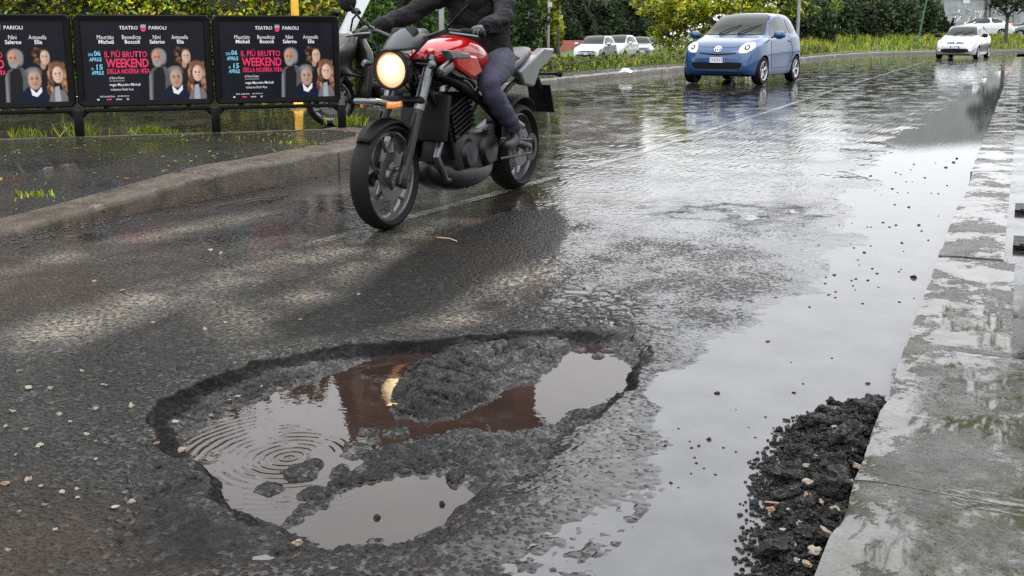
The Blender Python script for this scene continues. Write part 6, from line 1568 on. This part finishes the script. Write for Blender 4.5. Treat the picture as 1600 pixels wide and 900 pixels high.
for (px, py, r_) in [(45,608,9),(78,608,7),(162,603,8),(206,636,8),(20,643,6),(92,648,6),(62,697,8),(40,672,6),(8,668,7),(135,680,6),(110,660,5),(150,640,6),(45,750,9),(8,757,9),(98,770,8),(122,778,6),(180,794,9),(206,784,8),(70,790,6),(64,760,6),(120,764,5),
  (24,712,5),(192,455,6),(148,440,5),(85,504,5),(115,518,5),(128,580,5),(240,505,5),(320,515,6),(352,505,5),(330,392,6),(345,396,5),(470,500,5),(150,718,5),(95,560,5),(30,580,5),(560,460,5),(86,828,6),(30,800,6),(236,470,5),(12,860,6),(150,690,4)]:
    p = G(px, py); s = r_/2/ (F_PX / np.linalg.norm(p - [0, 0, HC])) * 1.15; scatter(PB[rnd.randrange(5)], 'pebble', p[0], p[1], roadz(p[0], p[1]) + s*.35, s, 'small pale brownish pebble lying on the dark wet left lane', 'pebble', G1, (px, py))
for (px, py, r_) in [(372,617,9),(357,622,8),(436,607,7),(275,660,8),(284,706,12),(245,694,8),(295,650,6),(408,600,6),(330,640,6)]:
    p = G(px, py, WL); z = roadz(p[0], p[1]); p = G(px, py, z); s = r_/2/(F_PX/np.linalg.norm(p - [0, 0, HC]))*1.1; scatter(PB[rnd.randrange(5)], 'pebble', p[0], p[1], roadz(p[0], p[1]) + s*.4, s, 'small pale stone lying under the broken back edge of the pothole', 'pebble', 'pale stones inside the pothole rim', (px, py))
p = G(465, 853); scatter(PB[1], 'pebble', p[0], p[1], roadz(p[0], p[1]) + .008, .013, 'orange-brown stone at the near left corner of the lower pool', 'pebble', None)
# dry autumn leaves in the hole
M['dry_leaf'] = simple('dry_leaf', (.55, .22, .07), .5, var=.3)
for k, (px, py, s, lab) in enumerate([(615, 634, .022, 'orange dry leaf caught at the left edge of the broken asphalt heap'), (651, 641, .014, 'smaller orange dry leaf beside the heap of broken asphalt')]):
    p = G(px, py, WL + .006); a = .6 + k; V = [(s*q*math.cos(a) - s*w_*math.sin(a), s*q*math.sin(a) + s*w_*math.cos(a), z) for q, w_, z in [(1, 0, .006), (.4, .5, .002), (-.4, .6, .004), (-1.1, .1, .0), (-.5, -.5, .003), (.3, -.55, .006), (0, 0, .001)]]
    o = mesh_np('dry_leaf', V, [(0,1,6),(1,2,6),(2,3,6),(3,4,6),(4,5,6),(5,0,6)], M['dry_leaf']); o.location = (p[0], p[1], p[2] + .002); prop(o, lab, 'leaf')
# black crumbs standing out of the puddle
G2 = 'black tar crumbs in the puddle'
cr = [(1120,615,9),(1200,534,7),(1240,614,6),(1255,600,4),(1356,600,7),(1108,687,9),(1092,697,6),(1040,697,6),(1060,670,4),(1078,690,4),(1080,700,5),(1088,724,5),(1048,755,6),(1060,762,4),(1118,742,5),(1080,740,4),(1100,732,4),(1085,715,4),(1130,700,4),
  (1150,706,4),(1210,716,7),(1222,700,5),(1200,690,4),(1180,684,4),(1265,480,4),(1305,465,4),(1337,436,4),(1356,438,5),(1303,430,5),(1428,434,9),(1350,395,5),(1363,420,4),(1409,380,5),(1390,355,4),(1400,352,4),(1380,348,4),(1436,352,5),(1440,361,4),(1420,324,4),
  (1478,262,6),(1490,254,4),(1480,290,3),(1495,248,4),(1361,244,4),(1360,275,4),(1400,270,3),(1428,257,3),(1445,278,3),(1394,295,4),(1398,320,4),(1280,320,3),(1190,340,3),(1165,388,4),(1172,425,4),(1500,500,4),(1300,560,3),(1150,640,3),(1196,652,4),(1225,655,4),(1245,650,4),(1170,668,3),(1236,566,3)]
for (px, py, r_) in cr:
    p = G(px, py, WR); s = r_/2/(F_PX/np.linalg.norm(p - [0, 0, HC])); scatter(CKs[rnd.randrange(4)], 'tar_crumb', p[0], p[1], WR + s*.15, s*1.1, 'small black tar crumb standing out of the pale puddle', 'tar crumb', G2, (px, py))
for k in range(70):
    px, py = rnd.uniform(1180, 1480), rnd.uniform(215, 480); p = G(px, py, WR)
    if p[0] > XK - .03 or p[0] < -1.9: continue
    scatter(CKs[rnd.randrange(4)], 'tar_crumb', p[0], p[1], WR + .001, rnd.uniform(.004, .009), 'small black tar crumb standing out of the pale puddle', 'tar crumb', G2)
# the rubble heap against the kerb
HP = polyG([(1378,632),(1350,622),(1325,642),(1290,652),(1250,662),(1235,690),(1205,725),(1195,770),(1200,800),(1190,860),(1180,930),(1180,1010),(1330,1010)]); HP[0, 0] = HP[-1, 0] = XK + .01
def heap_z(x, y):
    d = sdist(np.array([[x, y]]) + 0., HP)[0]; return d, -.01 + .075*float(smooth01(d/.22)) 
hx = np.arange(-.85, XK + .004, .008); hy = np.arange(1.7, 3.60, .008); A, B = np.meshgrid(hx, hy); d_ = sdist(np.stack([A.ravel(), B.ravel()], 1), HP) + fbm(A.ravel(), B.ravel(), .12, 3, 3)*.10
_, w1 = worley(A.ravel(), B.ravel(), .035, 5); _, w2 = worley(A.ravel(), B.ravel(), .016, 7)
hz = -.03 + .036*smooth01((d_ + .02)/.20) + .012*smooth01((d_+.03)/.05) + np.clip(.022 - w1, 0, .022)*.9*smooth01((d_+.04)/.05) + np.clip(.011 - w2, 0, .011)*.9 + fbm(A.ravel(), B.ravel(), .10, 3, 9)*.018
n = len(hx); I = (np.arange(len(hy)-1)[:, None]*n + np.arange(n-1)[None, :]).ravel(); I = I[d_[I] > -.06]
Fq = np.stack([I, I+1, I+n+1, I+n], 1); u, inv = np.unique(Fq, return_inverse=True); VA = np.stack([A.ravel(), B.ravel(), hz], 1)[u]
# small grit on top, all one uncountable mass
gm = [rock_mesh('g', M['chunk'], 60 + k, 1, .7, .5) for k in range(4)]; gv = []
for g_ in gm:
    co = np.zeros(len(g_.vertices)*3); g_.vertices.foreach_get('co', co); fa_ = np.array([list(p.vertices) for p in g_.polygons]); gv.append((co.reshape(-1, 3), fa_))
allV = [VA]; allF = []; base = len(VA); Q4 = inv.reshape(Fq.shape); allF = [np.stack([Q4[:, 0], Q4[:, 1], Q4[:, 2]], 1), np.stack([Q4[:, 0], Q4[:, 2], Q4[:, 3]], 1)]
cnt = 0
while cnt < 3000:
    x, y = rnd.uniform(-.85, XK), rnd.uniform(1.8, 3.3); d0 = sdist(np.array([[x, y]]), HP)[0]
    if d0 < rnd.uniform(-.07, .0): continue
    co, fa_ = gv[rnd.randrange(4)]; s = rnd.uniform(.003, .0085); ix_ = int((y - 1.7)/.008)*n + int((x + .85)/.008); z = hz[min(max(ix_, 0), len(hz)-1)]
    a = rnd.uniform(0, 6.28); Rm = np.array([[math.cos(a), -math.sin(a), 0], [math.sin(a), math.cos(a), 0], [0, 0, 1]])
    allV.append(co@Rm*s + [x, y, max(z, WR) + s*.3]); allF.append(fa_ + base); base += len(co); cnt += 1
o = mesh_np('rubble', np.concatenate(allV), np.concatenate(allF), M['chunk'], smooth=False); prop(o, 'black asphalt rubble swept against the right kerb', 'rubble', kind='stuff')
def hz_at(x, y): return hz[min(max(int((y - 1.7)/.008)*n + int((x + .85)/.008), 0), len(hz)-1)]
cnt = 0
while cnt < 210:
    x, y = rnd.uniform(-.85, XK - .01), rnd.uniform(1.85, 3.3); d0 = sdist(np.array([[x, y]]), HP)[0]
    if d0 < rnd.uniform(-.05, .02): continue
    s = min(.040, .009 + rnd.expovariate(1/.0105)); 
    if d0 < .02: s = min(s, .013)
    x = min(x, XK - s*.9); scatter(CK[rnd.randrange(6)], 'tar_lump', x, y, max(hz_at(x, y), WR) + s*.25, s, 'rough black lump of broken asphalt in the heap against the right kerb', 'asphalt lump', 'black asphalt lumps in the heap by the kerb'); cnt += 1
for (px, py, s) in [(1356,652,.036),(1330,628,.022),(1298,628,.016),(1312,630,.012),(1286,640,.020),(1268,664,.024),(1300,668,.026),(1200,738,.020),(1204,756,.013),(1214,864,.045),(1230,700,.018),(1340,672,.026)]:
    p = G(px, py, .0); x = min(p[0], XK - s); scatter(CK[rnd.randrange(6)], 'tar_lump', x, p[1], max(hz_at(x, p[1]), WR) + s*.3, s, 'rough black lump of broken asphalt in the heap against the right kerb', 'asphalt lump', 'black asphalt lumps in the heap by the kerb', (px, py))
for (px, py, s) in [(1340,712,.013),(1326,736,.013),(1263,748,.014),(1262,760,.011),(1302,785,.013),(1293,812,.014),(1272,845,.013),(1220,830,.010),(1306,652,.011),(1259,720,.009),(1224,806,.008),(1316,820,.007),(1206,775,.010),(1250,800,.008),(1240,830,.010),(1285,765,.007),(1330,690,.008),(1345,735,.006),(1232,775,.007),(1262,870,.011),(1300,860,.009),(1245,860,.007),(1275,700,.007)]:
    p = G(px, py, .05); scatter(PB[rnd.randrange(5)], 'pebble', p[0], p[1], max(hz_at(p[0], p[1]), 0) + .013 + s*.3, s, 'pale tan stone showing among the black rubble by the right kerb', 'pebble', 'pale stones in the black rubble', (px, py))
p = G(1195, 784, .005); o = MB().tube([(0, 0, 0), (.06, .004, .004), (.11, -.002, .006)], [.0022, .003, .002], 6).build('twig', simple('twig_wood', (.28, .12, .06), .5)); o.location = p; prop(o, 'thin reddish twig poking from the left side of the rubble heap', 'twig')
# twigs and gravel in the left gutter
for k, (a, b, lab) in enumerate([((335, 322), (450, 305), 'long thin dark twig lying in the gutter by the left kerb'), ((365, 320), (425, 312), 'short crooked twig beside the long one in the left gutter'), ((683, 371), (714, 377), 'pale curved stalk on the road under the motorcycle'), ((700, 372), (716, 377), 'small pale leaf stalk beside the motorcycle shadow')][:3]):
    A_, B_ = Vector(G(*a, .008)), Vector(G(*b, .008)); m_ = A_.lerp(B_, .5) + Vector((.02, .03, .012))*(1 if k < 2 else .4); o = MB().tube([A_, m_, B_], [.005 if k < 2 else .003]*3, 6).build('twig', M['bark'] if k < 2 else simple('pale_stalk', (.35, .25, .14), .5)); prop(o, lab, 'twig')
allV = []; allF = []; base = 0
for k in range(700):
    s_ = rnd.uniform(.3, 3.3) if rnd.random() < .75 else rnd.uniform(3.3, 6.5); q, d, _ = path_at(KL, 1.2 + s_); off = -rnd.expovariate(1/.13) - .01; nn = np.array([-d[1], d[0]]); q = q + nn*off
    co, fa_ = gv[rnd.randrange(4)]; s = rnd.uniform(.003, .011); allV.append(co*s + [q[0], q[1], roadz(q[0], q[1]) + s*.4]); allF.append(fa_ + base); base += len(co)
o = mesh_np('gravel', np.concatenate(allV), np.concatenate(allF), M['dark_stone']); prop(o, 'loose gravel lying in the gutter at the foot of the left kerb', 'gravel', kind='stuff')
# fallen leaves and pollen litter on the island, tufts of grass along its back edge
C = []; ISPa = np.array(ISL)
while len(C) < 1100:
    x, y = rnd.uniform(-11, -5.5), rnd.uniform(3.5, 10.3)
    if vnoise(np.array([x]), np.array([y]), .5, 77)[0] + rnd.uniform(-.3, .3) < .05: continue
    if sdist(np.array([[x, y]]), ISPa)[0] < .04: continue
    C.append((x, y, float(isl_z(y)) + .010))
C = np.array(C); o = leaves('fallen_leaves', C, .021, pal(len(C), [(.15,.16,.02),(.09,.11,.02),(.13,.08,.04)], (3,2,2)), up=4.); prop(o, 'small yellow-green fallen leaves strewn over the left island', 'leaves', kind='stuff')
def tuft(px, py, n, h, lab, zz=None):
    p = G(px, py, zi_ - .03); t = []; V = []
    for k in range(n):
        a = rnd.uniform(0, 6.28); r_ = abs(rnd.gauss(0, .10)); b = np.array([p[0] + math.cos(a)*r_*1.6, p[1] + math.sin(a)*r_, p[2]]); hh = h*rnd.uniform(.4, 1.1); ln = np.array([rnd.gauss(0, .5)*hh, rnd.gauss(0, .5)*hh, hh]); w_ = np.array([math.cos(a), math.sin(a), 0])*.006
        V += [b - w_, b + w_, b + ln*.55 + w_*.8 + [0, 0, .02], b + ln, b + ln*.55 - w_*.8 + [0, 0, .02]]
    o = mesh_np('grass_tuft', np.array(V), np.arange(len(V)).reshape(-1, 5), M['leaf'], col=np.repeat(pal(n, GC[:3], (3,2,1)), 5, 0)); prop(o, lab, 'grass tuft', kind='stuff')
tuft(125, 212, 110, .14, 'grass tuft at the foot of the railing post left of the middle poster'); tuft(42, 216, 60, .12, 'grass tuft under the leftmost poster'); tuft(238, 209, 90, .09, 'low grass tuft under the middle poster'); tuft(548, 196, 110, .13, 'bright grass tuft right of the last poster by the scooter wheel'); tuft(62, 307, 40, .03, 'tiny weed growing in the asphalt of the island'); tuft(465, 228, 50, .05, 'small weed on the island behind the front wheel')
